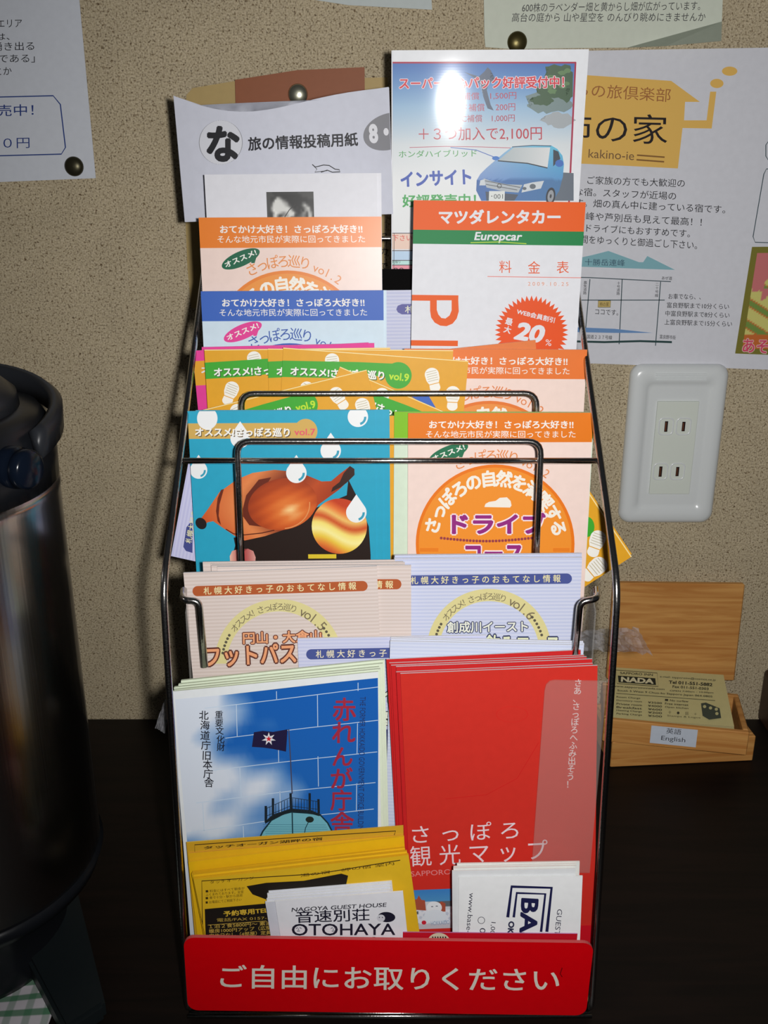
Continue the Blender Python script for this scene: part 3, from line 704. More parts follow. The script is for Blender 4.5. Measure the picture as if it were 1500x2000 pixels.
# ---- second pocket, right: blue-striped leaflet, then the rental price list
STB, STB2 = (204, 206, 226), (188, 192, 220)
BLS = Sheet('striped_leaflet', 'pale blue striped leaflet peeking out left of the price list', 'leaflet', -0.146, (752, 567), (1100, 563), 0.135, th=0.0010, lean=4, facemat=striped(STB, STB2))
BLS.text('札幌大好きっ子のおもてなし情報', (760, 610), (1080, 606), 14, (225, 225, 230)) if False else None
BLS.poly([(785, 594), (1080, 590), (1080, 613), (785, 614), (777, 610), (774, 604), (777, 597)], (98, 98, 158), 'printed_pill'); BLS.text('札幌大好きっ子のおもてなし', (791, 612), (1070, 607), 15, (226, 226, 200), bold=0.01)
PL = Sheet('price_list', 'white rental car price list with an orange and green header', 'brochure', -0.151, (808, 391), (1144, 395), 0.20, th=0.0012, face=(226, 227, 232), lean=4, rough=0.5)
OR = (232, 92, 8)
PL.band(385, 450.5, OR); PL.band(450.5, 478, (8, 128, 66)); PL.text('マツダレンタカー', (857, 438), (1095, 438), 29, W_, bold=0.04)
PL.text('Europcar', (927, 474), (1019, 475), 21, W_, bold=0.03, italic=0.2); PL.line([(919, 474), (975, 472.5), (1028, 476)], 1.6, (190, 220, 60))
PL.text('料', (975, 533), (999, 533), 24, (226, 88, 30)); PL.text('金', (1031, 534), (1055, 534), 24, (226, 88, 30)); PL.text('表', (1087, 534), (1111, 534), 24, (226, 88, 30))
PL.line([(952, 540), (1136, 542.5)], 1.4, (225, 130, 120)); PL.text('2 0 0 9 . 1 0 . 2 5', (1031, 558), (1110, 558.5), 7.5, (222, 150, 120))
PL.rect(700, 574.5, 895, 588, OR, 'printed_letter'); vs_ = [(836, 588), (895, 588), (896, 606), (893, 620), (885, 631), (874, 636), (864, 637), (853, 633), (843, 625), (837, 612)]
PL.poly([(840, 586), (895, 586), (896, 608), (892, 622), (884, 632), (872, 637), (860, 636), (849, 630), (842, 620), (840, 607)], OR, 'printed_letter'); PL.poly([(853, 586.5), (882, 586.5), (882, 606), (878, 616), (870, 622), (862, 621), (856, 614), (853, 605)], (226, 227, 232), 'printed_letter')
PL.rect(700, 663, 894, 676, OR, 'printed_letter')
PL.poly([(1038+(72 if k % 2 == 0 else 61)*math.sin(2*PI*k/92), 649-(72 if k % 2 == 0 else 61)*math.cos(2*PI*k/92)) for k in range(92)], (232, 80, 10), 'printed_starburst')
PL.text('WEB会員割引', (1008, 613), (1082, 631), 11, W_, bold=0.03); PL.chars([('最', 994, 628, 13, -15), ('大', 991, 644, 13, -15)], W_, bold=0.03)
PL.text('20', (1005, 663), (1060, 672), 36, W_, bold=0.05, italic=0.2); PL.text('%', (1064, 674), (1076, 676), 12, W_)

# ---- the numbered walk leaflets ("vol.2" cover is drawn once and repeated on its fellows)
def tour(S, head, body, badge, ttl, circ, rim, vol, drive=True, wob=None):
    S.band(0, 864, head, 'printed_header')
    S.text('おてかけ大好き！さっぽろ大好き!!', (838, 837), (1120, 837), 16, (240, 236, 230), bold=0.03)
    S.text('そんな地元市民が実際に回ってきました', (832, 855), (1124, 855), 14, (240, 236, 230), bold=0.004)
    S.poly([(896, 893), (900, 879), (908, 880), (903, 893)], badge, 'printed_bubble'); S.ell(876, 885, 41, 14, badge, rot=22, name='printed_bubble')
    S.text('オススメ!', (846, 902), (909, 877), 11, (240, 238, 230), bold=0.03)
    S.arc('さっぽろ巡り', 967, 1062, 172, -24, 12, 23, ttl, bold=0.005); S.arc('vol.'+vol, 967, 1062, 170, 19.5, 36, 21, ttl, bold=-0.006)
    S.ell(967, 1062, 155, 155, rim, n=72, name='printed_disc'); S.ell(967, 1062, 149, 149, circ, n=72, name='printed_disc')
    S.arc('さっぽろの自然を満喫する', 967, 1062, 127, -74, 76, 29, (243, 238, 226), bold=0.04)
    S.poly([(946, 990), (948, 984), (955, 980), (968, 978), (976, 972), (990, 971), (997, 978), (999, 987), (996, 991)], (242, 236, 225), 'printed_car')
    if drive:
        S.text('ドライブ', (882, 1043), (1066, 1043), 42, (148, 40, 128), bold=0.045, outline=(246, 230, 236), ow=0.06)
        S.text('コース', (908, 1102), (1022, 1102), 38, (148, 40, 128), bold=0.045, outline=(246, 230, 236), ow=0.06)
        S.chars([('･', 868+k*6.3, 1051+6*math.sin(k/28*PI), 22, 0) for k in range(29)], (150, 60, 70), bold=0.03)
        S.rect(820, 1070, 856, 1077, (232, 128, 30)); S.rect(1080, 1070, 1112, 1077, (232, 128, 30))
ORH, PINKB, GRB = (228, 120, 12), (240, 216, 206), (28, 112, 76)
kw = dict(H=0.20, lean=5, rough=0.45, th=0.0012)
DO = Sheet('tour_leaflet', 'orange and pink tour leaflet with a round badge, lower front row behind the wire loop', 'leaflet', -0.2005, (797, 807), (1159, 806), face=PINKB, **kw)
DO_y = 0
OB = Sheet('tour_leaflet', 'orange and pink tour leaflet just below the portrait photo', 'leaflet', -0.150, (388, 425), (745, 423), face=(238, 214, 204), H=0.20, lean=5.0, rough=0.32, th=0.0012); OB.ref = DO
OC = Sheet('tour_leaflet', 'orange and pink tour leaflet under the starburst price list', 'leaflet', -0.1718, (790, 681), (1147, 683), face=PINKB, zr=0.333, **kw); OC.ref = DO
BB = Sheet('tour_leaflet', 'blue tour leaflet with a pink speech bubble, upper left of the rack', 'leaflet', -0.158, (392, 569), (749, 567), face=(206, 224, 236), **kw); BB.ref = DO
tour(OB, (232, 128, 44), None, (24, 100, 70), (226, 140, 72), (236, 150, 66), (232, 132, 50), '2', False)
tour(OC, (232, 118, 44), None, GRB, (222, 130, 70), (234, 146, 66), (228, 120, 44), '2', False)
tour(BB, (56, 100, 188), None, (226, 62, 148), (52, 88, 168), (70, 110, 200), (40, 84, 176), '3', False)
tour(DO, ORH, None, GRB, (224, 136, 72), (240, 146, 44), (234, 120, 20), '2')
BB.copies(1, 0.0011, 'blue leaflet edge right behind the blue tour leaflet', None, 'tour_leaflet', 'leaflet', jx=0, jr=0, jz=0, dx=0.0016, face=(206, 224, 236), edge=(80, 120, 200))
O2 = Sheet('tour_leaflet', 'orange leaflet tilted to the left behind the orange row under the price list', 'leaflet', -0.1700, (700, 700), (1046, 664), face=(226, 122, 60), H=0.12, lean=5, th=0.0009, zr=0.333)
# pinks
PK = (226, 60, 150)
P1 = Sheet('pink_leaflet', 'bright pink leaflet with a yellow band, leftmost behind the yellow footprint leaflets', 'leaflet', -0.1682, (376, 685), (720, 669), face=PK, zr=0.333, H=0.19, lean=5, th=0.0010, rough=0.5)
P1.rect(300, 709, 730, 737, (224, 160, 40)); P1.text('オススメ!さっぽろ', (393, 731), (600, 728), 18, W_, bold=0.03)
P2 = Sheet('pink_leaflet', 'pink leaflet whose top edge shows just above the yellow footprint leaflets', 'leaflet', -0.1665, (394, 678), (731, 670), face=(228, 64, 150), zr=0.333, H=0.19, lean=5, th=0.0010, rough=0.5)
# yellow footprint leaflets: drawn in the coordinates of one reference sheet (TL 552,680)
YE, GN = (226, 164, 38), (62, 168, 48)
def foot(S, cx, cy, L, ang):
    r = math.radians(ang)
    def P(u, v):
        u *= 1.38; return (cx+(u*math.cos(r)+v*math.sin(r))*L, cy+(-u*math.sin(r)+v*math.cos(r))*L)
    pts = []
    for k in range(20):                                     # fore sole
        g = PI*k/19; pts.append(P(-0.20*math.cos(g)*1.0, -0.22-0.26*math.sin(g)))
    pts += [P(0.19, -0.02), P(0.14, 0.14), P(-0.14, 0.14), P(-0.19, -0.02)]
    S.poly(pts, (242, 240, 232), 'printed_footprint')
    S.poly([P(-0.14, 0.17), P(0.14, 0.17)]+[P(0.15*math.cos(PI*k/10), 0.32+0.16*math.sin(PI*k/10)) for k in range(11)], (242, 240, 232), 'printed_footprint')
    S.lines([(P(-0.15, v), P(0.15, v)) for v in (-0.34, -0.25, -0.16, -0.07, 0.02)], L*0.022, (190, 180, 150), 'printed_sole_lines')
def yellow(S):
    w2 = S.w/2; S.put('cut_edge', [(-w2, S.H-0.00045), (w2, S.H-0.00045), (w2, S.H), (-w2, S.H)], [(0, 1, 2, 3)], (250, 226, 160), layer=1)
    foot(S, 650, 714, 50, 8); foot(S, 846, 742, 50, 14); foot(S, 884, 778, 50, -3); foot(S, 595, 768, 50, -26); foot(S, 690, 800, 50, 25)
    S.poly([(545, 704), (700, 707), (790, 711), (790, 736), (720, 734), (640, 738), (545, 736)], GN, 'printed_green_band'); S.ell(778, 733, 26, 26, GN, name='printed_green_band')
    S.text('オススメ!さっぽろ巡り', (567, 733), (750, 742), 18, (243, 243, 238), bold=0.035, shadow=(60, 100, 50))
    S.text('vol.9', (759, 741), (798, 745), 15, (190, 226, 50), bold=0.03)
kwy = dict(zr=0.333, H=0.19, lean=5, th=0.0008, rough=0.42, face=YE, edge=(242, 222, 170))
Y3 = Sheet('footprint_leaflet', 'yellow footprint leaflet with the full green vol.9 band, rightmost of the upright ones', 'leaflet', -0.1765, (553, 679), (915, 705), **kwy)
Y1 = Sheet('footprint_leaflet', 'leftmost yellow footprint leaflet, in front of the pink one', 'leaflet', -0.1735, (399, 683), (762, 679), **kwy); Y1.ref = Y3
Y2 = Sheet('footprint_leaflet', 'yellow footprint leaflet between the leftmost and the full vol.9 one', 'leaflet', -0.1750, (523, 681), (885, 684), **kwy); Y2.ref = Y3
Y5 = Sheet('footprint_leaflet', 'yellow footprint leaflet tilted clockwise behind the upper wire loop', 'leaflet', -0.1782, (664, 716), (996, 860), **{**kwy, 'H': 0.10}); Y5.ref = Y3
Y4 = Sheet('footprint_leaflet', 'yellow footprint leaflet tilted to the left behind the upper wire loop', 'leaflet', -0.1799, (366, 808), (716, 722), **{**kwy, 'H': 0.12}); Y4.ref = Y3
for S in (Y1, Y2, Y3, Y4, Y5): yellow(S)
Y3.poly([(796, 770), (838, 774), (851, 796), (830, 790)], (56, 100, 190), 'printed_blue_corner')
# leaflets slipping out sideways
YR = Sheet('footprint_leaflet', 'yellow footprint leaflet turned on its side, poking out past the right frame wire', 'leaflet', -0.1968, (1052, 815), (1234, 1087), **{**kwy, 'H': 0.080, 'zr': 0.304})
YR.put('cut_edge', [(-YR.w/2, YR.H-0.0006), (YR.w/2, YR.H-0.0006), (YR.w/2, YR.H), (-YR.w/2, YR.H)], [(0, 1, 2, 3)], (250, 226, 160), layer=1); YR.ell(1146, 1029, 15, 20, GN); foot(YR, 1164, 1062, 56, -20); foot(YR, 1160, 1112, 60, -50)
YR.copies(1, 0.0008, 'second yellow leaflet right behind the sideways one at the right frame wire', None, 'footprint_leaflet', 'leaflet', jx=0, jr=0, jz=0, dx=-0.0008, rise=0.0008)
PU = Sheet('striped_leaflet', 'pale violet striped leaflet turned on its side by the left frame wire', 'leaflet', -0.1962, (334, 1086), (378, 850), 0.060, zr=0.304, th=0.0010, lean=5, facemat=striped((206, 206, 236), (194, 194, 230)))
PU.poly([(363, 1076), (358, 1068), (364, 1030), (372, 1020), (376, 1020), (376, 1080)], (70, 78, 140), 'printed_pill')
PU.text('札幌大好き', (374, 1062), (386, 1000), 13, (226, 222, 180), bold=0.02)
# ---- fourth row, left: teal leaflet
TE = (44, 164, 196)
green = Sheet('tour_leaflet', 'pale green tour leaflet with a lime header, edge showing left of the orange one', 'leaflet', -0.1985, (770, 804), (1161, 805), H=0.20, lean=5, th=0.0010, face=(212, 228, 206), edge=(220, 232, 200)); 
green.band(700, 856, (128, 190, 30), 'printed_header')
TV = Sheet('teal_leaflet', 'teal leaflet with white water drops and an onion shaped pot', 'leaflet', -0.2010, (366, 803), (732, 801), H=0.20, lean=5, th=0.0008, face=TE, rough=0.4, edge=(190, 220, 230))
TV.rect(366, 827, 598, 856, (210, 172, 92), 'printed_tan_band'); TV.ell(597, 842, 23, 24, (210, 172, 92), name='printed_tan_band')
def drop(S, cx, cy, r, tail=True):
    if tail: S.poly([(cx, cy-1.75*r)]+[(cx+r*math.cos(math.radians(a)), cy-r*math.sin(math.radians(a))) for a in range(35, -216, -12)], (238, 240, 240), 'printed_drop')
    else: S.ell(cx, cy, r, r, (238, 240, 240), name='printed_drop')
    S.ring(cx+r*0.05, cy+r*0.05, r*0.55, r*0.78, (60, 160, 188), a0=-75, a1=5, name='printed_glint', n=10)
for q in ((699, 814, 20, True), (469, 856, 19, True), (388, 918, 17, True), (646, 880, 20, True)): drop(TV, *q)
TV.ell(405, 817, 20, 22, (238, 240, 240), name='printed_drop')
TV.text('オススメ!さっぽろ巡り', (381, 852), (566, 853), 18, (245, 243, 236), bold=0.035, shadow=(110, 90, 60)); TV.text('vol.7', (575, 850), (616, 850), 13, (226, 92, 110), bold=0.02)
c7 = lambda pts: [(340+x*.30667, 740+y*.30667) for x, y in pts]
def mixg(stops, fn):
    def g(u, v):
        t = min(max(fn(u, v), 0), 0.9999)*(len(stops)-1); i = int(t); f = t-i
        return tuple(stops[i][k]*(1-f)+stops[i+1][k]*f for k in range(3))
    return g
TV.poly(c7([(380, 1010), (640, 960), (880, 830), (1100, 740), (1110, 640), (1190, 800), (1240, 940), (1252, 1120), (1250, 1300), (360, 1300), (372, 1130), (390, 1060)]), (38, 26, 22), 'printed_dark_ground')
TV.poly(c7([(355, 1128), (370, 1095), (400, 1085), (440, 1100), (470, 1080), (505, 1095), (520, 1135), (515, 1200), (360, 1200)]), None, 'printed_fingers', grad=mixg([(236, 190, 170), (170, 60, 60), (220, 160, 150)], lambda u, v: u))
pot = mixg([(150, 52, 26), (206, 92, 44), (228, 136, 78), (120, 46, 26), (188, 78, 36), (150, 50, 22), (210, 96, 40)], lambda u, v: u*0.75+0.15*math.sin(v*3))
TV.poly(c7([(160, 905), (215, 830), (290, 720), (400, 640), (500, 598), (640, 578), (760, 590), (850, 615), (940, 652), (1000, 650), (1060, 600), (1120, 555), (1150, 575), (1145, 615), (1050, 705), (920, 800), (880, 860), (800, 920), (700, 960), (580, 1000), (450, 1028), (390, 1000), (330, 960), (250, 905), (215, 912), (180, 940)]), None, 'printed_pot', grad=pot, sub=4)
TV.poly(c7([(1055, 655), (1080, 600), (1120, 553), (1148, 572), (1150, 610), (1100, 660), (1060, 690), (1000, 720), (1010, 690)]), (58, 36, 30), 'printed_spout'); TV.ell(393, 1022, 10, 12, (36, 28, 28), rot=40)
TV.poly(c7([(300, 705), (318, 700), (290, 800), (285, 870), (300, 930), (278, 905), (268, 840), (278, 760)]), (110, 44, 26), 'printed_pot_ring')
TV.line(c7([(330, 955), (380, 985), (450, 992), (560, 980), (640, 962)]), 2, (90, 36, 22), 'printed_pot_ring')
TV.poly(c7([(540, 640), (620, 625), (560, 720), (480, 830), (500, 880), (560, 940), (480, 930), (430, 860), (460, 740)]), (106, 42, 26), 'printed_pot_shade')
sph = mixg([(248, 206, 140), (226, 122, 54), (206, 92, 36), (176, 70, 28), (150, 56, 26)], lambda u, v: math.hypot(u-0.62, v-0.62)*1.5+0.05*math.sin(u*20+v*30))
TV.ell(552, 984, 68, 50, None, rot=12, grad=sph, name='printed_sphere', n=48, sub=4)
TV.ring(552, 984, 52, 54, (226, 150, 90), a0=-85, a1=5, asp=0.9)
pl = mixg([(196, 66, 34), (232, 120, 58), (240, 196, 110), (206, 84, 40), (246, 226, 120), (250, 240, 160), (236, 200, 70), (226, 128, 52), (190, 70, 40)], lambda u, v: v+0.10*math.sin(u*5+1)-0.12*u)
TV.ell(663, 1027, 54, 54, None, grad=pl, name='printed_planet', n=48, sub=5)
TV.rect(602, 1082, 657, 1090, (222, 196, 50)); drop(TV, 579, 923, 20); drop(TV, 696, 1000, 20)
TV.copies(2, 0.0009, 'teal leaflet right behind the teal leaflet with the onion pot', 'teal leaflets behind the front one', 'teal_leaflet', 'leaflet', jx=0.0002, jr=0.2, jz=0.0003, face=TE, edge=(190, 220, 230), dx=0.0040)
YG = Sheet('footprint_leaflet', 'yellow leaflet edge between the teal leaflet and the pale green one', 'leaflet', -0.1972, (560, 816), (776, 812), H=0.15, lean=5, th=0.0008, face=YE, edge=(235, 220, 170))
# ---- fifth row: striped leaflets
SB1, SB2 = (218, 204, 198), (208, 192, 184)
CR = (216, 206, 146)
BG = Sheet('striped_leaflet', 'beige striped leaflet with a brown title bar, left of the pale blue one', 'leaflet', -0.2462, (358, 1119), (736, 1106), H=0.195, lean=5, th=0.0011, facemat=striped(SB1, SB2), rough=0.5)
def guide(S, pill, ink, ref, y0, y1, cx, cy, R, vol, a, b, colA, colB, x0, x1):
    dy = (y1-y0)
    S.line([(x0, y0), (x1, y1)], 20, pill, 'printed_pill'); S.ell(x0, y0, 10, 10, pill, name='printed_pill'); S.ell(x1, y1, 10, 10, pill, name='printed_pill')
    S.text('札 幌 大 好 き っ 子 の お も て な し 情 報', (x0+12, y0+7), (x1-12, y1+7), 15, (232, 222, 170), bold=0.012)
    S.ring(cx, cy, R-12, R+12, CR, a0=0, a1=180, name='printed_arch')
    S.arc('オススメ！', cx, cy, R-3, -51, -25, 14, (110, 100, 80)); S.arc('さっぽろ巡り', cx, cy, R-3, -19, 15, 14, (110, 100, 80)); S.arc('vol.'+vol, cx, cy, R-2, 25, 49, 24, (120, 108, 84))
    S.arc('･･････', cx, cy, R-3, -76, -57, 22, (90, 84, 70), bold=0.03); S.arc('･･････', cx, cy, R-3, 55, 76, 22, (90, 84, 70), bold=0.03)
guide(BG, (176, 88, 46), None, None, 1154.5, 1144.5, 545, 1296, 114, '5', 0, 0, None, None, 386, 708)
BG.text('円山・大倉山', (475, 1258), (628, 1254), 24, (232, 164, 120), bold=0.03, outline=(104, 52, 40), ow=0.07); BG.text('フットパスコース', (402, 1303), (690, 1290), 40, (232, 160, 116), bold=0.03, outline=(96, 50, 40), ow=0.07)
BG2 = Sheet('striped_leaflet', 'beige striped leaflet behind the front beige one, showing the end of its title bar', 'leaflet', -0.2443, (424, 1107), (803, 1104), H=0.195, lean=5, th=0.0010, facemat=striped(SB1, SB2), rough=0.5)
BG2.line([(460, 1142), (774, 1141)], 20, (176, 88, 46), 'printed_pill'); BG2.ell(774, 1141, 10, 10, (176, 88, 46), name='printed_pill'); BG2.text('し 情 報', (714, 1149), (768, 1149), 15, (232, 222, 170), bold=0.012)
BG2.copies(4, 0.0012, 'beige striped leaflet in the stack behind the front beige ones', 'beige striped leaflets in the stack', 'striped_leaflet', 'leaflet', jx=0.0030, jr=0.25, jz=0.0003, face=striped(SB1, SB2), edge=(222, 216, 212), dx=-0.0016, rise=0.0003)
VL = Sheet('striped_leaflet', 'pale blue striped leaflet with a navy title bar, right half of its row', 'leaflet', -0.2375, (770, 1092), (1137, 1089), H=0.195, lean=5, th=0.0009, facemat=striped((206, 210, 230), (190, 197, 224)), rough=0.5)
guide(VL, (72, 84, 146), None, None, 1134, 1130, 955, 1272, 110, '6', 0, 0, None, None, 790, 1107)
VL.text('創成川イースト', (873, 1236), (1031, 1234), 22, (226, 228, 214), bold=0.03, outline=(44, 52, 92), ow=0.07); VL.text('飲みコース', (948, 1275), (1092, 1275), 36, (222, 226, 190), bold=0.03, outline=(44, 52, 92), ow=0.07)
VL.copies(3, 0.0011, 'pale blue striped leaflet in the stack behind the navy titled one', 'pale blue striped leaflets in the stack', 'striped_leaflet', 'leaflet', jx=0.001, jr=0.2, jz=0.0004, face=striped((206, 210, 230), (190, 197, 224)), edge=(214, 222, 236), rise=0.0004)
V2 = Sheet('striped_leaflet', 'pale blue striped leaflet in front of the beige one, low in the middle', 'leaflet', -0.2512, (581, 1247), (950, 1241), H=0.165, lean=5, th=0.0011, facemat=striped((206, 208, 232), (192, 196, 226)), rough=0.5)
V2.line([(608, 1278), (920, 1272)], 20, (72, 84, 146), 'printed_pill'); V2.ell(608, 1278, 10, 10, (72, 84, 146)); V2.text('札 幌 大 好 き っ 子 の お も て な し 情 報', (617, 1285), (920, 1280), 15, (232, 222, 190), bold=0.012)
V2.text('イ', (748, 1372), (766, 1372), 30, (226, 228, 214), bold=0.04, outline=(60, 64, 60), ow=0.06); V2.text('る', (744, 1416), (764, 1416), 26, (226, 228, 214), bold=0.04, outline=(60, 64, 60), ow=0.06)
V2.rect(700, 1425, 765, 1500, (56, 60, 120)); V2.poly([(748, 1500), (766, 1490), (766, 1530), (748, 1524)], (150, 50, 44)); V2.poly([(748, 1530), (766, 1525), (766, 1560), (748, 1564)], (70, 110, 160)); V2.poly([(748, 1566), (766, 1558), (766, 1600), (748, 1600)], (160, 50, 50)); V2.poly([(748, 1600), (766, 1600), (766, 1640), (748, 1640)], (110, 80, 150))
V3 = Sheet('striped_leaflet', 'pale blue striped leaflet right behind the red maps, only its top showing', 'leaflet', -0.2565, (762, 1252), (1140, 1260), H=0.165, lean=5, th=0.0011, facemat=striped((208, 214, 232), (196, 204, 228)), rough=0.5)
V3.copies(2, 0.0012, 'pale blue striped leaflet edge behind the red maps', 'pale blue leaflets behind the red maps', 'striped_leaflet', 'leaflet', jx=0.0006, jr=0.1, jz=0.0002, face=striped((208, 214, 232), (196, 204, 228)), rise=0.0004)
# ---- sixth row, left: sky blue brochure stack
def skyb(u, v):
    v = v/0.60
    n = 0.5+0.28*math.sin(u*9+v*5)+0.2*math.sin(v*17-u*6)+0.12*math.sin(u*29+v*23)
    cl = 1.75-u*3.5+1.0*(n-0.5)+0.3*math.exp(-((v-.62)/.16)**2)-0.9*math.exp(-((v-1.0)/.10)**2)-0.25*math.exp(-((v-.35)/.1)**2)
    cl = min(1, max(0, cl)); a = (22+14*v, 92+12*v, 176+8*v); b = (214, 222, 234); return tuple(a[i]*(1-cl)+b[i]*cl for i in range(3))
RK = Sheet('brick_sky_brochure', 'white edged brochure with a blue sky, a flag and red vertical title', 'brochure', -0.2700, (334, 1337), (739, 1331), H=0.158, lean=5, th=0.0012, top=lambda t: -0.0038+0.0090*t, face=(226, 230, 232), edge=(214, 226, 200), rough=0.42)
RK.poly([(342, 1366), (450, 1356), (560, 1344), (650, 1333), (738, 1324), (739, 1420), (737, 1830), (360, 1860), (366, 1650), (352, 1500)], None, 'printed_sky', grad=skyb, sub=5)
cr = lambda pts: [(300+x/3, 1240+y/3) for x, y in pts]
def q3(L): return [tuple(cr(s)) for s in L]
RK.lines(q3([((300, 430), (720, 380)), ((720, 380), (1315, 305)), ((420, 605), (900, 545)), ((900, 545), (1315, 500)), ((330, 795), (800, 740)), ((800, 740), (1310, 685)), ((250, 985), (800, 915)), ((800, 915), (1300, 865)), ((200, 1160), (700, 1085)), ((700, 1085), (1290, 1020)),
           ((720, 330), (721, 380)), ((960, 353), (962, 537)), ((485, 410), (490, 596)), ((1198, 280), (1198, 328)), ((1195, 518), (1192, 697)), ((730, 565), (733, 745)), ((963, 712), (966, 888)), ((505, 775), (513, 948)), ((740, 915), (745, 1080)), ((1190, 870), (1188, 1035)), ((288, 985), (296, 1150)), ((968, 1055), (970, 1170)), ((525, 1120), (528, 1200))]), 1.3, (196, 214, 232), 'printed_joints')
RK.poly(cr([(588, 570), (640, 562), (700, 568), (785, 553), (776, 684), (700, 668), (640, 660), (576, 656)]), (34, 28, 62), 'printed_flag')
RK.poly([(525+(14 if k % 2 == 0 else 6)*math.sin(2*PI*k/14), 1443-(13 if k % 2 == 0 else 5.5)*math.cos(2*PI*k/14)) for k in range(14)], (222, 222, 226), 'printed_star')
RK.poly([(525+(6.5 if k % 2 == 0 else 2.6)*math.sin(2*PI*k/10), 1443-(6.5 if k % 2 == 0 else 2.6)*math.cos(2*PI*k/10)) for k in range(10)], (206, 36, 50), 'printed_star')
RK.line(cr([(792, 552), (803, 740), (812, 930)]), 2.2, (72, 70, 90), 'printed_pole')
RK.poly(cr([(610, 1210), (640, 1150), (690, 1085), (760, 1045), (805, 1032), (900, 1036), (975, 1050), (1020, 1100), (1060, 1180), (1070, 1260), (600, 1260)]), (112, 178, 194), 'printed_roof')
RK.lines([tuple(cr([(640+i*4, 1110+i*13), (1010+i*5, 1112+i*13)])) for i in range(7)], 0.7, (66, 120, 140), 'printed_roof_lines')
RK.line(cr([(612, 1210), (640, 1150), (690, 1085), (760, 1048), (808, 1036)]), 3, (24, 50, 60)); RK.line(cr([(808, 1036), (900, 1042), (975, 1052), (1020, 1100), (1062, 1180)]), 3, (24, 50, 60)); RK.line(cr([(812, 1036), (816, 1220)]), 2.4, (30, 60, 70)); RK.line(cr([(880, 1190), (890, 1130), (915, 1080)]), 1.6, (30, 60, 70)); RK.ell(605, 1600, 8, 6, (34, 44, 40))
RK.poly(cr([(652, 1092), (700, 1050), (805, 1015), (925, 1025), (985, 1052), (970, 1060), (900, 1040), (806, 1034), (700, 1078), (655, 1105)]), (28, 38, 44), 'printed_cornice')
RK.lines(q3([((658, 1000), (658, 1095)), ((700, 955), (700, 1060)), ((803, 925), (806, 1020)), ((915, 925), (915, 1030)), ((966, 960), (968, 1045))]), 4.6, (28, 36, 44), 'printed_posts')
RK.lines(q3([((660, 1015), (803, 950)), ((803, 950), (966, 975)), ((660, 1060), (803, 1000)), ((803, 1000), (966, 1020))]+[((665+i*17, 1012-i*7), (665+i*17, 1075-i*7)) for i in range(8)]+[((815+i*17, 955+i*2), (815+i*17, 1020+i*3)) for i in range(9)]), 1.1, (34, 48, 60), 'printed_railing')
RK.chars([(c, x, y, 17, -2) for c, (x, y) in zip('北海道庁旧本庁舎', cr([(295, 470), (302, 528), (303, 588), (308, 645), (312, 705), (317, 758), (321, 812), (325, 864)]))], (30, 30, 38), bold=0.012)
RK.chars([(c, x, y, 14.5, -2) for c, (x, y) in zip('重要文化財', cr([(384, 466), (385, 514), (388, 560), (393, 610), (395, 656)]))], (30, 30, 38), bold=0.012)
RK.chars([(c, x, y, s_, 0) for c, (x, y), s_ in zip('赤れんが庁舎', cr([(1118, 437), (1112, 572), (1106, 712), (1100, 842), (1100, 968), (1105, 1105)]), (42, 42, 38, 40, 38, 42))], (160, 44, 66), bold=0.02)
RK.text('THE FORMER HOKKAIDO GOVERNMENT OFFICE BUILDING', cr([(1210, 360)])[0], cr([(1196, 1160)])[0], 11, (38, 52, 96), bold=-0.004)
RK.copies(4, 0.0021, 'white and pale green brochure edge in the stack behind the blue sky brochure', 'brochures stacked behind the blue sky one', 'brick_sky_brochure', 'brochure', jx=0.0010, jr=0.4, jz=0.0008, face=(218, 228, 206), edge=(208, 220, 194), dx=0.0008, th=0.0016, rise=0.0006)
# ---- sixth row, right: red maps
RE = (206, 48, 38)
RM = Sheet('red_map', 'red map brochure with white lettering, front of the stack on the right', 'brochure', -0.2700, (782, 1316), (1167, 1300), H=0.172, lean=5, th=0.0010, face=RE, edge=(228, 228, 232), rough=0.45)
RM.text('さ っ ぽ ろ', (806, 1647), (1013, 1637), 35, (232, 216, 222), bold=-0.002); RM.text('観 光 マ ッ プ', (802, 1693), (1071, 1679), 40, (232, 216, 222), bold=-0.002); RM.text('SAPPORO TOURIST MAP', (803, 1712), (1000, 1700), 10, (226, 140, 140))
RM.column('さあ、さっぽろへふみ出そう！', (1129, 1334), (1113, 1532), 14.5, (236, 214, 214), bold=0.012)
RM.ring(1000, 1395, 30, 31, (206, 34, 30), asp=0.5); RM.line([(870, 1560), (950, 1552), (1010, 1520), (1052, 1450)], 1, (200, 32, 30))
def snow(u, v):
    n = math.sin(u*41+v*9)*math.sin(v*31-u*13)
    if v < .30: return (60+60*v, 130+60*v, 200)
    if v < .52: return (96, 104, 110) if (.05 < u < .25 or u > .62) and v < .45 else (206, 214, 222)
    if v < .86: return (224, 230, 238) if n > -.25 else (70, 84, 90) if u < .3 else (196, 206, 220)
    return (200, 196, 204)
RM.rect(786, 1739, 884, 1812, None, 'printed_photo', grad=snow, sub=6)
RM.poly([(805, 1776), (808, 1756), (814, 1756), (818, 1748), (823, 1757), (830, 1758), (832, 1778)], (170, 84, 62), 'printed_building'); RM.poly([(856, 1780), (856, 1764), (862, 1760), (870, 1764), (870, 1780)], (170, 84, 62), 'printed_building')
RM.poly([(786, 1790), (788, 1774), (796, 1771), (806, 1778), (812, 1790)], (44, 58, 44), 'printed_trees')
RM.ell(848, 1772, 15, 12, (232, 238, 242)); RM.ell(850, 1790, 22, 14, (222, 232, 240)); RM.lines([((842, 1770), (846, 1770)), ((851, 1769), (855, 1769))], 1.4, (50, 60, 80))
